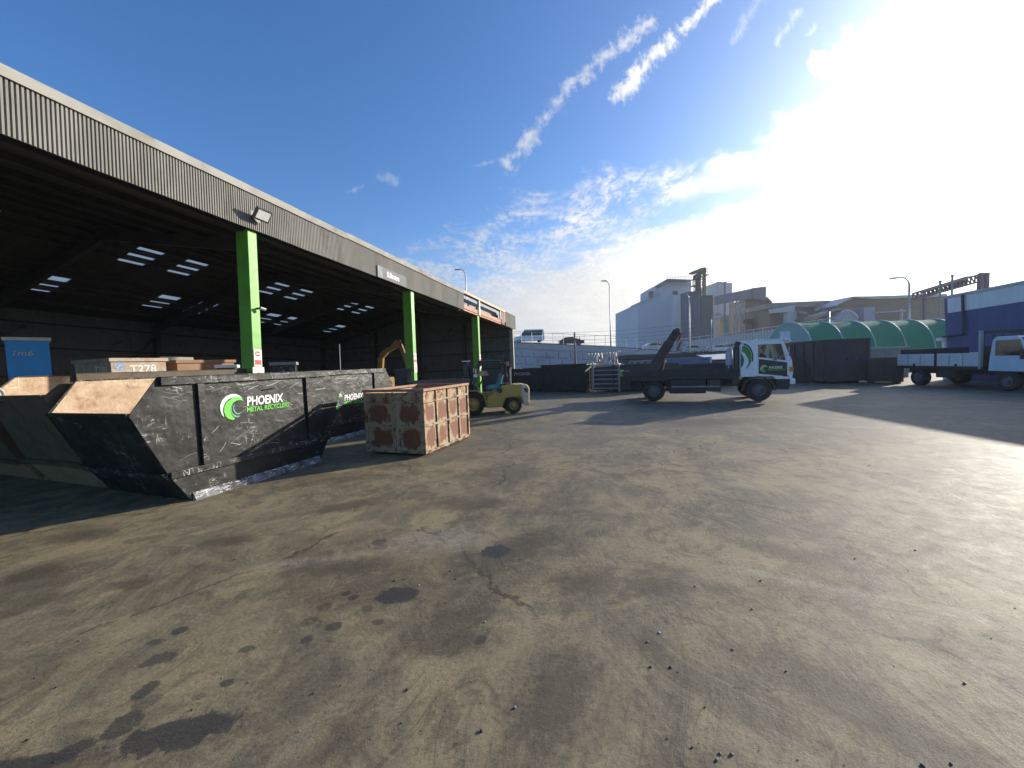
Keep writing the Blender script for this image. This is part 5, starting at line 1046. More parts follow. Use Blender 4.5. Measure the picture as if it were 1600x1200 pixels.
    for y in (y0+.05, y1-.4):
        m = MB(); box(m, xf-.02, xf+.05, y, y+.35, .73, .83); m.build('headlight', LENSW, t, .01)
    for y in (y0-.01, y1-.06): m = MB(); box(m, xf-.16, xf-.03, y, y+.07, .73, .83); m.build('indicator_lamp', ORANGE, t, .01)
    m = MB(); box(m, xf+.121, xf+.13, y0+.5, y0+.9, .54, .68); m.build('number_plate', mat('red_plate', (.45, .05, .06)), t)
    m = MB(); box(m, xf-.15, xf-.10, y0-.24, y0-.04, 1.35, 1.78); box(m, xf-.14, xf-.12, y0-.05, y0+.02, 1.7, 1.74); m.build('wing_mirror', mat('mirror_brown', (.10, .07, .06)), t, .01)
    m = MB(); box(m, x0+.3, x0+.75, .2, .75, .9, 1.9); box(m, x0+.3, x0+.75, Wd-.75, Wd-.2, .9, 1.9); m.build('seat', CHASS, t, .04)
tray_truck()

# ---------------------------------------------------------------- blue building at the right
def blue_building():
    M = GM.copy(); t = thing('blue_warehouse', 'blue warehouse with a white band along its eave, right edge', 'warehouse', mat=GM @ Matrix.Translation((26.0, 22.72, 1.03)))
    z0 = -1.03
    BL = mat('blue_cladding', (.055, .09, .22), (.045, .08, .20), .6, .5, .08, stretch=(1, 8, 1)); WH = mat('white_cladding', (.76, .77, .76), (.68, .69, .69), .6, .5, .08, stretch=(1, 8, 1))
    Ly = 37.0
    def ribbed(za, zb, mt, nm):
        m = MB(); n = 150; 
        for i in range(n): y = -Ly*i/n; q = Ly/n; m.box(0, .2, y-q*.8, y, za, zb); m.box(.006, .2, y-q, y-q*.8, za, zb)
        return m.build(nm, mt, t)
    ribbed(z0-.9, 4.98+z0, BL, 'lower_cladding'); ribbed(4.985+z0, 5.86+z0, WH, 'upper_cladding')
    m = MB(); m.box(-.06, .25, -Ly, .06, 5.865+z0, 6.02+z0); m.build('gutter', GALV, t)
    m = MB(); m.px([(0, 0), (0, 0)], 0, 0) if False else None
    m.hexa([(0, 0, z0-.9), (14, 0, z0-.9), (14, .15, z0-.9), (0, .15, z0-.9), (0, 0, 5.86+z0), (14, 0, 8.2+z0), (14, .15, 8.2+z0), (0, .15, 5.86+z0)]); m.build('end_wall', BL, t)
    m = MB(); m.hexa([(.2, -Ly, 5.95+z0), (14, -Ly, 8.3+z0), (14, .2, 8.3+z0), (.2, .2, 5.95+z0), (.2, -Ly, 6.0+z0), (14, -Ly, 8.36+z0), (14, .2, 8.36+z0), (.2, .2, 6.0+z0)]); m.build('roof', GALV, t)
    m = MB(); m.tube([(-.09, -.85, 5.9+z0), (-.09, -.85, 3.75+z0), (-.09, -.83, 3.66+z0), (-.09, -.75, 3.62+z0), (-.09, .25, 3.60+z0)], .06, 10); m.build('downpipe', mat('dark_pipe', (.035, .04, .06)), t)
    m = MB(); m.box(-.14, -.04, .08, .24, z0+1.0, 3.55+z0); m.box(-.3, -.05, .05, .4, 3.4+z0, 3.56+z0); m.build('meter_box', WHITEB, t)
blue_building()

# ---------------------------------------------------------------- green fabric tunnel
def tunnel():
    t = thing('green_tunnel', 'long green fabric tunnel shelter with pale hoops behind the container', 'tunnel shelter', (0, 0, 0))
    # ridge runs from far left to near right: base line left-front to right-front
    f0 = Vector((26.3, 33.4, 0)); ex = Vector((.985, .172, 0)).normalized(); t.location = f0
    L = 20.; ey = Vector((-ex.y, ex.x, 0)); Wd = 5.0; n = 6; H = 4.75
    GF = bpy.data.materials.new('green_fabric'); GF.use_nodes = True; q = NT(GF.node_tree); bs = q.n['Principled BSDF']; tc = q.node('ShaderNodeTexCoord').outputs['Object']
    c = q.mix(q.noise(tc, .7, 4), (.065, .28, .23), (.05, .24, .20)); q.put(bs.inputs['Base Color'], c); bs.inputs['Roughness'].default_value = .75; bs.inputs['Specular IOR Level'].default_value = .25
    tr = q.node('ShaderNodeBsdfTranslucent'); q.put(tr.inputs[0], (.12, .50, .36, 1)); mx = q.node('ShaderNodeMixShader'); mx.inputs[0].default_value = .5
    q.l.new(bs.outputs[0], mx.inputs[1]); q.l.new(tr.outputs[0], mx.inputs[2]); q.l.new(mx.outputs[0], q.n['Material Output'].inputs[0])
    def arch(x, a, sag): r = 1-sag; return ex*x + ey*(Wd/2-Wd/2*cos(pi*a)*r) + Vector((0, 0, 1.0+(H-1.0)*sin(pi*a)**.8*r))
    m = MB(); m.grid(n*8, 24, lambda u, v: arch(L*u, v, .020*sin(pi*((u*n) % 1.0))**.7 if 0 < u < 1 else 0)); o = m.build('canopy', GF, t, smooth=True)
    for i in range(n+1):
        m = MB(); m.tube([arch(L*i/n, k/20, -.004) for k in range(21)], .07, 6); m.build('hoop', mat('pale_hoop_fabric', (.42, .56, .50), (.36, .5, .44), 2), t, smooth=True)
    for x in (0, L):
        m = MB(); m.prism([(Wd/2-Wd/2*cos(pi*k/20)*.99, 1.0+(H-1.0)*(sin(pi*k/20)**.8)*.99) for k in range(21)]+[(Wd, 0), (0, 0)], lambda a, b: ex*(x-.02)+ey*a+Vector((0, 0, b)), lambda a, b: ex*(x+.02)+ey*a+Vector((0, 0, b)))
        m.build('end_wall', mat('pale_green_end', (.30, .42, .38), (.26, .38, .34), .8, .7, stretch=(5, 5, .2)), t)
    m = MB()
    for y in (0, Wd): p = ey*y; m.hexa([p-ey*.06, p+ex*L-ey*.06, p+ex*L+ey*.06, p+ey*.06, p-ey*.06+Vector((0, 0, 1)), p+ex*L-ey*.06+Vector((0, 0, 1)), p+ex*L+ey*.06+Vector((0, 0, 1)), p+ey*.06+Vector((0, 0, 1))])
    m.build('base_wall', CONC, t)
    m = MB(); p = -ex*.05+ey*Wd*.45; a = p+Vector((0, 0, 2.9)); m.hexa([a, a+ey*1.1, a+ey*1.1+ex*.02, a+ex*.02, a+Vector((0, 0, 1.1)), a+ey*1.1+Vector((0, 0, 1.1)), a+ey*1.1+ex*.02+Vector((0, 0, 1.1)), a+ex*.02+Vector((0, 0, 1.1))]); m.build('notice', mat('notice_white', (.7, .76, .8)), t)
tunnel()

# ---------------------------------------------------------------- motorway ramp, fence, cars
def slab_px(m, pts, Y, depth):              # a photo outline stood up at distance Y and given real depth away from the camera
    P = [A(x, y, Y) for x, y in pts]; v0 = [m.b.verts.new(p) for p in P]; v1 = [m.b.verts.new((p.x, p.y+depth, p.z)) for p in P]
    m._f(v0[::-1]); m._f(v1); n = len(P)
    for i in range(n): m._f([v0[i], v0[(i+1) % n], v1[(i+1) % n], v1[i]])
    return m
RY = 60.
WT = [(700, 533), (808, 538), (860, 540.5), (960, 545), (1010, 549), (1062, 553.5), (1110, 557)]
def rampz(X):                               # height of the ramp deck edge at X
    pts = [A(x, y, RY) for x, y in WT]
    for p, q in zip(pts, pts[1:]):
        if X <= q.x: return p.z+(q.z-p.z)*(X-p.x)/(q.x-p.x)
    return pts[-1].z
def ramp():
    t = thing('motorway_ramp', 'grey concrete panel ramp wall carrying cars behind the yard', 'ramp wall', (0, RY, 0)); off = Vector((0, RY, 0))
    top = [A(x, y, RY) for x, y in WT]; m = MB()
    m.prism([(p.x, p.z) for p in top]+[(top[-1].x, -.2), (top[0].x, -.2)], lambda a, c: (a, 0, c), lambda a, c: (a, .35, c)); m.build('wall', CONC, t)
    m = MB()
    for p, q in zip(top, top[1:]): m.hexa([(p.x, -.18, p.z-.62), (q.x, -.18, q.z-.62), (q.x, -.002, q.z-.62), (p.x, -.002, p.z-.62), (p.x, -.18, p.z+.25), (q.x, -.18, q.z+.25), (q.x, .3, q.z+.25), (p.x, .3, p.z+.25)])
    m.build('coping', CONC, t)
    m = MB()
    for p, q in zip(top, top[1:]): m.hexa([(p.x, .36, p.z-.5), (q.x, .36, q.z-.5), (q.x, 22, q.z-.5), (p.x, 22, p.z-.5), (p.x, .36, p.z+.1), (q.x, .36, q.z+.1), (q.x, 22, q.z+.3), (p.x, 22, p.z+.3)]); m.hexa([(p.x, 2.6, p.z), (q.x, 2.6, q.z), (q.x, 12, q.z), (p.x, 12, p.z), (p.x, 2.8, p.z+.55), (q.x, 2.8, q.z+.55), (q.x, 11.8, q.z+.55), (p.x, 11.8, p.z+.55)])
    m.build('deck', mat('deck_asphalt', (.08, .08, .08)), t)
    # stepped joints of the cruciform panels
    m = MB(); R = random.Random(5); x = top[0].x
    while x < top[-1].x-1:
        zt = rampz(x)-.9
        for k in range(4):
            z = zt-k*1.25; dx = .55*(k % 2)
            if z < .2: break
            m.box(x+dx-.035, x+dx+.035, -.02, -.004, z-1.0, z); m.box(x+dx, x+dx+1.35, -.02, -.004, z-1.03, z-.97)
        x += 1.9
    m.build('panel_joints', CONCD, t)
    m = MB(); prev = None; rail = []
    for i in range(26):
        X = top[0].x+(top[-1].x-top[0].x)*i/25; z = rampz(X)+.25; m2 = MB(); m2.cyl((X, .1, z), (X, .1, z+1.75), .035, 6); m2.build('fence_post', GALV, t); rail.append((X, .1, z+1.72))
    m = MB(); m.tube(rail, .03, 5); m.tube([(a, b, c-.8) for a, b, c in rail], .015, 4); m.tube([(a, b, c-1.5) for a, b, c in rail], .015, 4); m.build('fence_rail', GALV, t)
    return t
ramp()
def flyover():
    t = thing('flyover', 'pale grey flyover parapet climbing to the right behind the truck', 'flyover', (0, 64, 0))
    pts = [(1045, 537.5), (1080, 532), (1150, 523), (1221, 513), (1330, 497)]; top = [A(x, y, 66.) for x, y in pts]
    m = MB(); m.prism([(p.x, p.z) for p in top]+[(p.x, p.z-1.45) for p in top[::-1]], lambda a, c: (a, 2, c), lambda a, c: (a, 2.3, c)); m.build('parapet', CONC, t)
    m = MB(); m.prism([(p.x, p.z-1.47) for p in top]+[(p.x, p.z-2.6) for p in top[::-1]], lambda a, c: (a, 3, c), lambda a, c: (a, 14, c)); m.build('deck', CONCD, t)
    m = MB(); m.prism([(p.x, p.z+.55) for p in top]+[(p.x, p.z+.40) for p in top[::-1]], lambda a, c: (a, 2.1, c), lambda a, c: (a, 2.2, c))
    for p, q in zip(top, top[1:]):
        for k in range(5): u = k/5; x = p.x+(q.x-p.x)*u; z = p.z+(q.z-p.z)*u; m.box(x-.05, x+.05, 2.1, 2.2, z, z+.45)
    m.build('rail', GALV, t)
    for p in top[1:4]: m = MB(); m.box(p.x-.6, p.x+.6, 5, 9, -.2, p.z-2.5); m.build('pier', CONC, t)
    m = MB(); n = 60; a0, a1 = top[0], top[-1]
    for i in range(n):
        for p, q in zip(top, top[1:]):
            X = a0.x+(a1.x-a0.x)*(i+.5)/n
            if p.x <= X < q.x: z = p.z+(q.z-p.z)*(X-p.x)/(q.x-p.x); m.box(X-.03, X+.03, 1.985, 1.999, z-1.4, z-.05)
    m.build('panel_joints', mat('parapet_joint', (.24, .245, .25)), t)
flyover()
def car(label, X, Y, z, L=4.4, H=1.42, body=None, van=False, face=1, name='parked_car', cat='car', group='cars on the motorway ramp'):
    body = body or WHITEP; t = thing(name, label, cat, (X, Y, z), 0 if face > 0 else pi, group); Wd = 1.75
    if van: pr = [(-L/2, .32), (-L/2, 1.1), (-L/2+.12, H-.04), (L/2-1.75, H), (L/2-1.0, 1.12), (L/2-.1, .95), (L/2, .62), (L/2, .32)]; wn = [(-L/2+.3, 1.12), (-L/2+.36, H-.2), (L/2-1.75, H-.18), (L/2-1.15, 1.14)]
    else: pr = [(-L/2, .35), (-L/2, .85), (-L/2+.25, .95), (-L/2+.9, H-.05), (-L/2+1.5, H), (L/2-1.85, H-.02), (L/2-1.15, .95), (L/2-.15, .78), (L/2, .55), (L/2, .3)]; wn = [(-L/2+.75, .97), (-L/2+1.1, H-.12), (L/2-1.9, H-.1), (L/2-1.3, .97)]
    m = MB(); m.py(pr, -Wd/2, Wd/2); m.build('body', body, t, .05)
    for y in (-Wd/2-.012, Wd/2+.002): m = MB(); m.py(wn, y, y+.01); m.build('side_window', DGLASS, t)
    for x in (-L/2+.78, L/2-.85):
        for s in (-1, 1): wheel(t, (x, s*(Wd/2-.1), .31), .31, .22, (0, s, 0), rimr=.62, rim=GALV)
    m = MB(); m.box(L/2-.02, L/2+.02, -Wd/2+.1, -Wd/2+.5, .6, .74); m.box(L/2-.02, L/2+.02, Wd/2-.5, Wd/2-.1, .6, .74); m.build('headlights', LENSW, t)
    m = MB(); m.box(-L/2-.02, -L/2+.02, -Wd/2+.05, -Wd/2+.3, .7, .95); m.box(-L/2-.02, -L/2+.02, Wd/2-.3, Wd/2-.05, .7, .95); m.build('tail_lights', mat('red_lens', (.45, .02, .02)), t)
    return t
def carat(px, Y): return A(px, 540, Y).x
X = carat(827, 64); car('white van with dark windows on the ramp above the shed end', X, 64, rampz(X)+.55, 5.0, 2.15, van=True, face=-1, name='parked_van', cat='van')
X = carat(893, 66); car('dark brown car low behind the ramp fence', X, 66, rampz(X)+.55, 4.2, 1.4, body=mat('brown_car', (.10, .05, .04), rough=.3))
X = carat(1024, 66); car('pale silver hatchback on the ramp left of the raised arm', X, 66, rampz(X)+.55, 4.2, 1.45, body=mat('silver_car', (.60, .64, .68), rough=.3, coat=.4))
X = carat(1082, 65); car('pale blue-grey car on the ramp right of the raised arm', X, 65, rampz(X)+.55, 4.3, 1.4, body=mat('bluegrey_car', (.42, .48, .55), rough=.3, coat=.4))
X = carat(1123, 66); car('white car half hidden by the truck cab', X, 66, rampz(X)+.55, 4.2, 1.4, body=WHITEB)

# lamp posts
def lamp(label, px, ybase, ytop, Y, arm, h0=None, name='street_lamp', th=.11):
    b = A(px, ybase, Y); tp = A(px, ytop, Y); t = thing(name, label, 'street lamp', (b.x, b.y, 0), 0, 'street lamps along the motorway'); H = tp.z
    m = MB(); k = .9 if arm else 0; s = 1 if arm > 0 else -1
    pts = [(0, 0, 0), (0, 0, H*.5), (0, 0, H-k)]+[(s*k*(1-cos(i*pi/10)), 0, H-k+k*sin(i*pi/10)) for i in range(1, 6)]+[(arm*.7, 0, H-.02), (arm, 0, H-.03)]
    m.tube(pts, [th*1.3, th, th*.8]+[th*.6]*(len(pts)-3), 8); m.build('pole', GALV, t, smooth=True)
    m = MB(); m.hexa([(arm-.1*s, -.15, H-.12), (arm+.75*s, -.15, H-.10), (arm+.75*s, .15, H-.10), (arm-.1*s, .15, H-.12), (arm-.1*s, -.1, H+.04), (arm+.7*s, -.08, H+.02), (arm+.7*s, .08, H+.02), (arm-.1*s, .1, H+.04)]); m.build('lamp_head', GREY, t)
lamp('tall street lamp rising behind the shed roof', 733, 560, 420, 62., -.9)
lamp('tall slim street lamp in front of the pale clouds, centre', 955, 560, 438, 63., -.6)
lamp('pale lamp post against the grey silos', 1078, 560, 458, 62., -.2, th=.14)
lamp('lamp post with bent arm right of the silos', 1112, 560, 491, 58., .9, th=.12)
lamp('street lamp with long arm above the green tunnel', 1419, 560, 433, 44., -1.5, th=.12)
lamp('short lamp post in front of the green tunnel', 1295, 560, 484, 36., 0, th=.09)
# power pole and lines
t = thing('power_pole', 'dark wooden power pole in front of the ramp wall', 'power pole', (A(899, 560, 56.).x, 56, 0)); H = A(899, 519, 56.).z
m = MB(); m.cyl((0, 0, 0), (0, 0, H), .16, 10, .11); m.build('shaft', mat('weathered_timber', (.14, .11, .10)), t)
m = MB(); m.box(-.8, .8, -.08, .08, H-1.1, H-.95)
for x in (-.7, -.3, .3, .7): m.cyl((x, 0, H-.95), (x, 0, H-.65), .05, 8)
m.build('crossarm', mat('weathered_timber', (.14, .11, .10)), t)
for i, (dy, lab) in enumerate(((0, 'top overhead power line crossing the pale sky'), (6, 'second overhead power line below the top wire'), (11, 'third overhead power line, middle of the set'), (16, 'lowest overhead power line just above the fence'))):
    m = MB(); a = A(780, 521+dy, 58.); b = A(1090, 505+dy*1.2, 62.); pts = []
    for k in range(21): u = k/20; p = a.lerp(b, u); pts.append((p.x, p.y, p.z-.5*sin(pi*u)))
    m.tube(pts, .018, 4); tag(m.build('power_line', CHASS), lab, 'power line', 'overhead power lines')

# low buildings behind the bins
def low_shop():
    Y = 46.; t = thing('low_shop', 'low dark-roofed shop with pale windows and a blue gable behind the truck tail', 'building', (A(1010, 560, Y).x, Y, 0)); o = Vector((t.location.x, Y, 0))
    def L(px, py): q = A(px, py, Y)-o; return q.x, q.z
    a = L(978, 585); b = L(1120, 585); z1 = L(1000, 561)[1]; z2 = L(1000, 556)[1]
    m = MB(); m.box(a[0], b[0], 0, 6, 0, z1); m.build('wall', mat('shop_wall', (.16, .16, .17)), t)
    m = MB(); m.box(a[0]-.4, b[0]+.2, -.5, 6.3, z1+.005, z2+.15); m.build('roof', mat('shop_roof', (.07, .065, .065)), t)
    wx0, wx1 = L(982, 565)[0], L(1023, 565)[0]
    for i in range(4):
        x0 = wx0+(wx1-wx0)*i/4; x1 = wx0+(wx1-wx0)*(i+1)/4; m = MB(); m.box(x0+.03, x1-.03, -.06, -.005, L(1000, 575)[1], L(1000, 563)[1]); w = m.build('window', mat('window_frame_cream', (.62, .66, .55)), t)
        m = MB(); m.box(x0+.12, x1-.12, -.075, -.062, L(1000, 574)[1], L(1000, 564.5)[1]); m.build('pane', mat('pane_grey_green', (.14, .18, .17)), w)
    p = [L(1000, 582), L(1000, 574), L(1012, 565.5), L(1032, 574), L(1032, 582)]
    m = MB(); m.py(p, -2.5, -.08); m.build('blue_gable', mat('gable_blue', (.22, .36, .55)), t)
    m = MB()
    for q, r in ((p[1], p[2]), (p[2], p[3])): m.beam((q[0], -2.6, q[1]), (r[0], -2.6, r[1]), .2, .14)
    m.build('barge_board', WHITEB, t)
low_shop()
def blue_container():
    Y = 40.; a = A(1040, 585, Y); b = A(1111, 585, Y); t = thing('blue_container', 'blue corrugated shipping container beyond the truck deck', 'container', (a.x, Y, 0)); Lx = b.x-a.x; H = A(1075, 559, Y).z
    CB = mat('container_blue', (.12, .19, .33), (.10, .16, .29), 1.5, .5)
    m = MB(); n = 26
    for i in range(n): x = Lx*i/n; q = Lx/n; m.box(x, x+q*.6, -.03, 2.4, .1, H-.12); m.box(x+q*.6, x+q, 0, 2.4, .1, H-.12)
    m.build('walls', CB, t)
    m = MB(); m.box(-.05, Lx+.05, -.06, 2.45, H-.118, H); m.box(-.05, Lx+.05, -.06, 2.45, 0, .098); m.build('frame', CB, t); m = MB(); m.box(-.06, .1, -.065, -.031, .1, H-.12); m.box(Lx-.1, Lx+.06, -.065, -.031, .1, H-.12); m.build('corner_post', WHITEB, t)
blue_container()
def small_shed():
    Y = 42.; a = A(1113, 585, Y); b = A(1160, 585, Y); t = thing('small_hut', 'small brown hut with a pale lean-to roof left of the truck cab', 'hut', (a.x, Y, 0)); Lx = b.x-a.x; H = A(1130, 562, Y).z; h2 = A(1150, 553, Y).z
    m = MB(); m.box(0, Lx, 0, 3, 0, H); m.build('walls', mat('hut_brown', (.10, .075, .06)), t)
    m = MB(); m.hexa([(-.2, -.5, H+.01), (Lx+.3, -.5, H+.01), (Lx+.3, 3.2, h2), (-.2, 3.2, h2), (-.2, -.5, H+.09), (Lx+.3, -.5, H+.09), (Lx+.3, 3.2, h2+.08), (-.2, 3.2, h2+.08)]); m.build('roof', mat('pale_roof_sheet', (.66, .67, .66)), t)
    m = MB(); m.box(1.0, 1.7, -.03, -.003, H-.9, H-.2); m.build('window', mat('hut_window', (.08, .14, .30)), t)
small_shed()
def bush(label, px, py, Y, rx, rz, seed, cols):
    c = A(px, py, Y); t = thing('shrub', label, 'shrub', (c.x, c.y, 0), 0, 'shrubs on the motorway verge'); R = random.Random(seed); m = MB()
    for i in range(900):
        while True:
            p = Vector((R.uniform(-1, 1), R.uniform(-1, 1), R.uniform(-.6, 1)))
            if p.length < 1+.25*mnoise.noise(p*2.5+Vector((seed, 0, 0))): break
        if R.random() < .5 and p.length < .5: continue
        q = Vector((p.x*rx, p.y*rx*.8, c.z+p.z*rz)); s = R.uniform(.08, .2); d = Vector((R.gauss(0, 1), R.gauss(0, 1), R.gauss(0, 1))).normalized(); e = d.orthogonal().normalized()*s; f = d.cross(e).normalized()*s*.6
        m.mi = R.choice((0, 0, 1)); m.quad(q-e, q+f, q+e, q-f)
    m.build('foliage', cols, t, fix=False); m = MB()
    for i in range(5): m.tube([(R.uniform(-.1, .1), R.uniform(-.1, .1), 0), (R.uniform(-.3, .3), 0, c.z*.5), (R.uniform(-.6, .6)*rx, R.uniform(-.4, .4)*rx, c.z)], [.09, .06, .03], 6)
    m.build('stem', mat('bark', (.10, .08, .06)), t)
FOL = [mat('olive_leaves', (.11, .12, .03), (.15, .13, .05), 4, .7), mat('dry_leaves', (.16, .12, .05), (.09, .08, .03), 4, .7)]
bush('olive green shrub behind the silver hatchback', 1032, 543, 74., 3.4, 1.2, 3, FOL)
bush('low brown shrub left of the silver hatchback', 1000, 550, 74., 2.2, .9, 4, FOL)

# ---------------------------------------------------------------- factory on the skyline
FW = mat('factory_blue_white', (.60, .61, .65), (.56, .57, .61), .06, .6, .05, stretch=(1, 1, .1)); FG = mat('silo_grey', (.13, .15, .19), (.11, .13, .16), .08, .6); FGG = mat('silo_green_grey', (.12, .15, .15), (.10, .13, .13), .08, .6)
FP = mat('factory_pale', (.52, .55, .55), (.46, .50, .50), .1, .6); FDK = mat('factory_dark', (.10, .09, .085), (.07, .065, .06), .1, .7); FBR = mat('factory_dusty_brown', (.26, .21, .17), (.20, .16, .13), .12, .8); CLAD = mat('conveyor_cladding', (.27, .27, .29), (.23, .23, .25), .15, .6, stretch=(3, 3, 1))
FY = mat('ochre_pipe', (.34, .29, .10), (.28, .24, .09), .3, .6)
def fthing(name, label, cat, Y, px=1100): return thing(name, label, cat, (A(px, 560, Y).x, Y, 0))
def fpart(t, nm, mt, Y, depth, *polys, bev=0):
    m = MB(); o = t.location
    for pts in polys: slab_px(m, pts, Y, depth)
    for v in m.b.verts: v.co -= Vector(o)
    return m.build(nm, mt, t, bev)
def factory():
    Y = 140.; t = fthing('white_factory_block', 'large pale blue-white factory block with a stepped sloping roof', 'factory', Y, 1040)
    fpart(t, 'main_block', FW, Y, 30, [(997, 562), (997, 474), (1032, 461), (1052, 463.5), (1052, 562)])
    fpart(t, 'annex', mat('factory_paler_white', (.66, .67, .71), (.62, .63, .67), .06, .6, .05), Y-2, 20, [(1052.3, 562), (1052.3, 462), (1076, 460), (1076, 562)])
    fpart(t, 'upper_block', FW, Y+3, 22, [(1032, 464), (1032, 443), (1043, 436), (1080, 437.5), (1080, 464)])
    fpart(t, 'roof_edge', GALV, Y-.4, 8, [(996, 474.5), (996, 473.3), (1032, 460.2), (1032, 461.2)], [(1031, 443.3), (1043, 435.3), (1081, 436.8), (1081, 438), (1043, 436.5), (1031, 444.3)])
    fpart(t, 'louvre', FDK, Y+2.6, .3, [(1052, 460), (1052, 455), (1059, 455), (1059, 460)])
    fpart(t, 'chimney', mat('chimney_red', (.30, .14, .11)), Y+6, 2, [(1016, 470), (1016, 455), (1021, 455), (1021, 470)])
    m = MB(); o = t.location
    for pa, pb in (((1000, 472.5), (1031, 460.5)), ((1043, 435.5), (1081, 437))):
        a = A(*pa, Y); b = A(*pb, Y); n = 9
        for i in range(n+1): p = a.lerp(b, i/n)-o; m.beam(p, p+Vector((0, 0, 1.1)), .08, .08)
        m.tube([a-o+Vector((0, 0, 1.1)), b-o+Vector((0, 0, 1.1))], .05, 5); m.tube([a-o+Vector((0, 0, .6)), b-o+Vector((0, 0, .6))], .04, 5)
    m.build('roof_railing', GALV, t)
    # dark silos
    for lab, p0, p1, tp, mt in (('dark blue-grey silo beside the white factory block', 1074, 1096, 457, FG), ('dark green-grey square silo in front of the conveyor', 1096, 1116, 463, FGG)):
        s = fthing('silo', lab, 'silo', 128., (p0+p1)/2); s['group'] = 'dark silos'; a = A(p0, 562, 128.)-s.location; b = A(p1, 562, 128.)-s.location; H = A(p0, tp, 128.).z; w = b.x-a.x
        m = MB(); m.box(a.x, b.x-.02, 0, w, -.2, H); m.build('shell', mt, s, .3)
        m = MB()
        for i in range(1, 4): m.box(a.x+w*i/4-.05, a.x+w*i/4+.05, -.06, -.002, 0, H-.2)
        m.build('seams', mat('silo_seam', (.09, .105, .12)), s); m = MB(); m.box(a.x-.1, b.x+.08, -.1, w+.1, H+.01, H+.25); m.build('cap', mt, s)
    # elevator tower with head house
    Y2 = 131.; e = fthing('elevator_tower', 'spindly bucket elevator tower with ochre pipe rising above the silos', 'elevator tower', Y2, 1098)
    fpart(e, 'leg', FDK, Y2, 1.6, [(1089, 470), (1090, 430), (1095, 430), (1096, 470)])
    fpart(e, 'down_pipe', FY, Y2+.5, 1.2, [(1100, 466), (1100, 424), (1103.3, 424), (1103.3, 466)])
    fpart(e, 'head_house', mat('head_house_olive', (.22, .20, .14)), Y2, 2.5, [(1081, 426), (1081, 424.5), (1096, 418.5), (1103, 417.5), (1104, 425), (1099, 428), (1095, 424.5), (1088, 426.5)])
    m = MB(); o = e.location
    def LP(px, py): return A(px, py, Y2)-o
    for x0, x1, y0, y1 in ((1102, 1108, 420, 429), (1083, 1099, 432, 436), (1082, 1097, 440, 446), (1084, 1099, 449, 456)):
        for yy in (y0, y1): m.tube([LP(x0, yy), LP(x1, yy)], .09, 5)
        for xx in (x0, (x0+x1)/2, x1): m.tube([LP(xx, y0), LP(xx, y1)], .08, 5)
        q = LP(x0, y1); r = LP(x1, y1); m.box(q.x, r.x, 0, 2.2, q.z-.12, q.z)
    for yy in range(434, 462, 5): m.tube([LP(1084, yy), LP(1090, yy+5)], .08, 5); m.tube([LP(1090, yy), LP(1084, yy+5)], .08, 5)
    m.tube([LP(1084, 430), LP(1084, 466)], .12, 6); m.build('platforms', FDK, e)
    fpart(e, 'motor', FDK, Y2-.3, 1.5, [(1087, 434), (1088, 428), (1092, 426), (1096, 429), (1097, 434)])
    # tall pale silo block behind
    Y3 = 165.; b = fthing('pale_silo_block', 'tall pale silo block with capped towers behind the conveyor', 'silo block', Y3, 1130)
    fpart(b, 'wing', FP, Y3, 12, [(1106, 540), (1106, 446), (1118, 442), (1122, 441), (1122, 540)]); fpart(b, 'tower', mat('pale_mauve', (.50, .51, .55)), Y3-1, 12, [(1122.3, 540), (1122.3, 441.5), (1131.5, 441.5), (1131.5, 540)])
    fpart(b, 'recess', FG, Y3+.2, 10, [(1131.7, 540), (1131.7, 442.5), (1134, 442.5), (1134, 540)]); fpart(b, 'tower', FP, Y3-1, 12, [(1134.2, 540), (1134.2, 442), (1144, 442), (1144, 540)])
    fpart(b, 'cap', FP, Y3-1.2, 8, [(1121, 441.3), (1122, 440), (1127, 440), (1128, 441.3)], [(1130, 441.3), (1131, 440), (1136, 440), (1137, 441.3)])
    # conveyor gallery
    Y4 = 134.; c = fthing('conveyor_gallery', 'long clad conveyor gallery sloping up to the right above the silos', 'conveyor', Y4, 1150)
    fpart(c, 'gallery', CLAD, Y4, 4, [(1116.5, 476), (1116.5, 463), (1176, 450.5), (1176, 466), (1160, 468)])
    fpart(c, 'head_house', mat('gallery_end', (.25, .24, .25)), Y4-.5, 6, [(1176.3, 466), (1176.3, 450), (1197, 447.5), (1197, 467), (1184, 467)])
    m = MB(); o = c.location
    def LP(px, py): return A(px, py, Y4)-o
    for x0, x1 in ((1147, 1154), (1158, 1166)):
        for xx in (x0, x1): q = LP(xx, 470); r = LP(xx, 545); m.beam((q.x, 1, r.z), (q.x, 1, q.z), .28, .28)
        for i in range(6):
            y0 = 469+i*9; 
            a, b_, c_, d_ = LP(x0, y0), LP(x1, y0), LP(x0, y0+9), LP(x1, y0+9)
            for p, q in ((a, b_), (a, d_), (b_, c_)): m.beam((p.x, 1, p.z), (q.x, 1, q.z), .16, .16)
    m.build('trestle', mat('trestle_pale', (.45, .47, .50)), c)
    # dusty brown works
    Y5 = 138.; w = fthing('dusty_works', 'dusty brown processing works with sagging roofs below the conveyor head', 'works', Y5, 1190)
    fpart(w, 'tower', FBR, Y5, 10, [(1164, 545), (1164, 468), (1198, 466), (1206, 472), (1206, 545)]); fpart(w, 'hood', FDK, Y5-1, 8, [(1178, 469), (1178, 465), (1199, 464), (1207, 472), (1203, 475), (1197, 470)])
    fpart(w, 'lean_roof', FDK, Y5-6, 5, [(1196, 500), (1206, 490), (1225, 491), (1232, 497), (1232, 500), (1222, 495)]); fpart(w, 'lower_shed', FBR, Y5-4, 6, [(1166, 545), (1166, 500), (1232, 501), (1232, 545)])
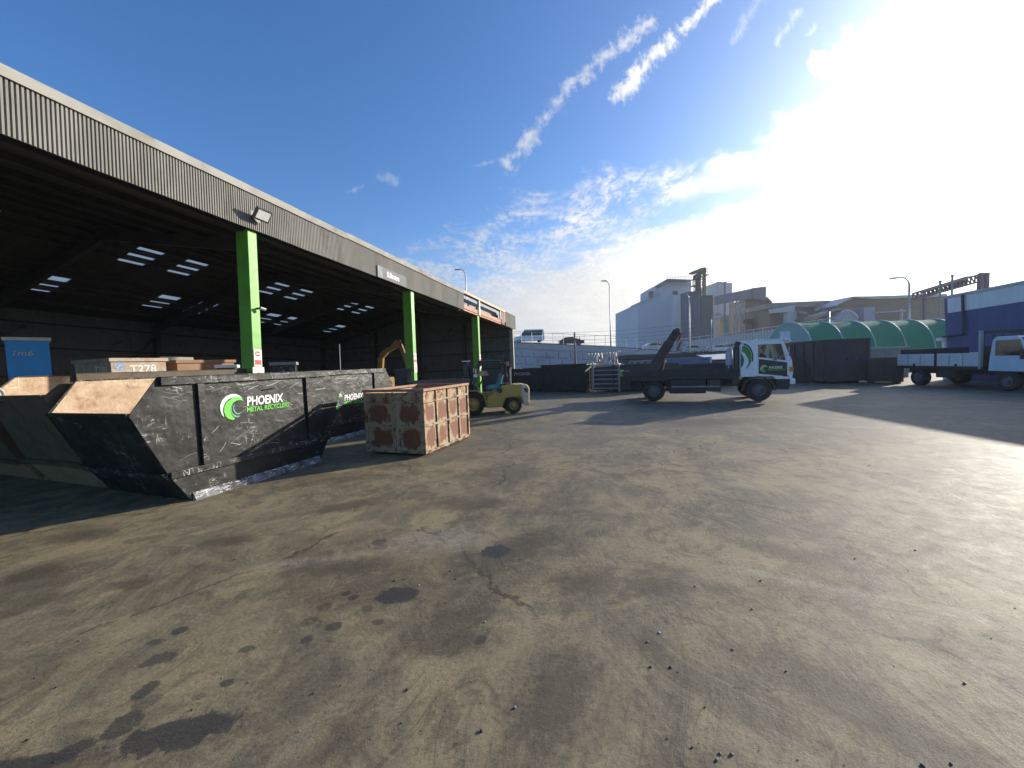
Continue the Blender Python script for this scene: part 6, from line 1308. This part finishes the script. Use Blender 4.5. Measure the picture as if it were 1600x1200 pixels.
    fpart(w, 'bunker', FDK, Y5-5, 1.5, [(1166, 505), (1166, 499), (1180, 498), (1180, 505)])
    fpart(w, 'duct', FP, Y5-7, 2, [(1132, 545), (1132, 495), (1138, 494), (1138, 545)], [(1112, 500), (1112, 498.7), (1140, 496), (1140, 497.5)]); fpart(w, 'tank', mat('tank_ochre', (.36, .33, .24)), Y5-8, 3, [(1131, 545), (1131, 493), (1139, 493), (1139, 545)])
    # long low sheds
    Y6 = 125.; s = fthing('patched_shed', 'long grey shed with patched roof and ducts behind the tunnel', 'shed', Y6, 1250)
    fpart(s, 'wall', mat('patched_wall', (.15, .135, .12)), Y6, 20, [(1203, 545), (1203, 480), (1300, 478), (1312, 478), (1312, 545)]); 
    fpart(s, 'roof', mat('patched_roof', (.20, .19, .18), (.30, .29, .28), .25, .6), Y6-1, 22, [(1203, 481), (1203, 473.5), (1296, 469.5), (1305, 476), (1306, 478), (1240, 480)])
    fpart(s, 'duct', FP, Y6-4, 2, [(1231, 520), (1231, 478), (1242, 477), (1242, 520)], [(1208, 489), (1208, 482), (1231, 480), (1231, 488)])
    fpart(s, 'pipework', mat('pipe_pale', (.42, .42, .42)), Y6-5, .6, [(1243, 500), (1243, 486), (1245, 486), (1245, 500)], [(1250, 489), (1250, 487), (1260, 487), (1262, 490), (1258, 490)], [(1265, 495), (1265, 492), (1280, 491), (1280, 494)], [(1274, 485), (1288, 477), (1290, 478.5), (1276, 486)])
    Y7 = 118.; h = fthing('gabled_hall', 'wide brown gabled hall with white roof edge on the skyline', 'hall', Y7, 1400)
    fpart(h, 'wall', mat('hall_brown', (.19, .155, .12), (.16, .13, .10), .1, .7, stretch=(1, 1, 6)), Y7, 30, [(1306, 545), (1306, 478), (1334, 464), (1362, 464), (1480, 460), (1480, 545)])
    fpart(h, 'roof', mat('hall_roof_white', (.62, .62, .60)), Y7-1, 33, [(1305, 478.5), (1305, 477), (1333, 463), (1362, 462.7), (1480, 459), (1480, 463), (1365, 467), (1335, 464.5)])
    fpart(h, 'canopy', mat('canopy_tan', (.30, .27, .22)), Y7-5, 4, [(1272, 500), (1272, 494), (1307, 482), (1340, 482), (1340, 484), (1308, 485)])
    d = fthing('fan_housing', 'round pale blue-grey fan housing above the tunnel roof', 'fan housing', 112., 1322); c = A(1323, 504, 112.)-d.location; r = 3.4
    m = MB(); m.cyl((c.x, 0, c.z), (c.x, 3, c.z), r, 36); m.build('drum', mat('fan_blue_grey', (.33, .37, .46)), d); m = MB(); m.cyl((c.x, -.06, c.z), (c.x, -.005, c.z), r*.3, 20); m.build('hub', FG, d)
    m = MB(); m.tube([(c.x+(r+.1)*cos(radians(a)), 0, c.z+(r+.1)*sin(radians(a))) for a in range(20, 125, 7)], .16, 6); m.build('rim', WHITEB, d); m = MB(); m.box(c.x-1.5, c.x+1.5, .3, 2.7, 0, c.z-r*.8); m.build('plinth', CONC, d)
    b = fthing('plant_room', 'square blue-grey plant room right of the round fan housing', 'plant room', 113., 1360); fpart(b, 'box', mat('plant_blue_grey', (.36, .39, .48)), 113., 6, [(1350, 545), (1350, 480), (1367, 479), (1367, 545)]); fpart(b, 'pipe', FP, 112., .6, [(1367, 489), (1367, 487.5), (1415, 484.5), (1415, 486)], [(1409, 545), (1409, 482), (1411, 482), (1411, 545)])
    # sign gantry / conveyor truss
    Yg = 60.; g = fthing('lattice_gantry', 'dark lattice gantry truss rising above the blue warehouse roof', 'gantry', Yg, 1500); o = g.location
    def LP(px, py): return A(px, py, Yg)-o
    m = MB(); a, b = LP(1443, 456), LP(1530, 429); c, d_ = LP(1443, 464), LP(1530, 440)
    for y in (0, 1.6):
        Y_ = Vector((0, y, 0)); m.beam(a+Y_, b+Y_, .24, .24); m.beam(c+Y_, d_+Y_, .24, .24); n = 13
        for i in range(n):
            p = a.lerp(b, i/n); q = c.lerp(d_, (i+1)/n); r = c.lerp(d_, i/n); m.beam(p+Y_, q+Y_, .13, .13); m.beam(p+Y_, r+Y_, .13, .13); m.beam(q+Y_, a.lerp(b, (i+1)/n)+Y_, .13, .13)
    for i in range(8): p = a.lerp(b, i/7); m.beam(p, p+Vector((0, 1.6, 0)), .09, .09)
    m.build('truss', mat('gantry_mauve', (.22, .17, .19)), g)
    for x0 in (1532, 1541):
        m = MB(); p = LP(x0, 428); q = LP(x0+2, 545); m.beam(p, (p.x, 0, -0.1), .5, .5); m.build('leg', mat('gantry_mauve', (.22, .17, .19)), g)
    m = MB(); p, q = LP(1530, 428), LP(1545, 427.5); m.beam(p, q, .3, .3)
    for yy in (434, 440, 446): m.beam(LP(1532, yy), LP(1542, yy), .15, .15)
    m.build('leg_bracing', mat('gantry_mauve', (.22, .17, .19)), g)
    m = MB(); p = LP(1444, 456); m.beam(p, (p.x, 0, -.1), .3, .3); m.build('leg', mat('gantry_mauve', (.22, .17, .19)), g)
    for i, (px, py, yb) in enumerate(((1469, 441, 470), (1488, 432, 470))):
        q = A(px, py, 58.); m = MB(); m.cyl((q.x, q.y, 0), q, .12, 8); m.cyl((q.x, q.y, q.z+.001), (q.x, q.y, q.z+.25), .18, 8)
        tag(m.build('vent_mast', GREY), ('shorter thin mast standing before the lattice gantry', 'taller thin mast standing before the lattice gantry')[i], 'mast', 'thin masts by the gantry')
factory()
c = G(585, 640)
open_bin('added_shade_bin', 'low dark bin added behind the rusty crate to shade the second skip', 'bin', (-2.95, 11.6), radians(66), 1.7, 1.3, 1.55, BIND, STEELDK)  # bin added out of sight so that its shadow darkens the second skip

# thin morning air between the yard and the works
hz = MB(); hz.box(-260, 260, -60, 260, -1, 60)
hm = bpy.data.materials.new('thin_air'); hm.use_nodes = True; n = NT(hm.node_tree); n.n.clear()
ou = n.node('ShaderNodeOutputMaterial'); pv = n.node('ShaderNodeVolumePrincipled'); pv.inputs['Color'].default_value = (.92, .95, 1, 1); pv.inputs['Density'].default_value = .0003; pv.inputs['Anisotropy'].default_value = .35
n.l.new(pv.outputs[0], ou.inputs['Volume'])
tag(hz.build('haze', hm), kind='stuff', label='thin bright haze over the yard and the factory beyond', cat='haze')
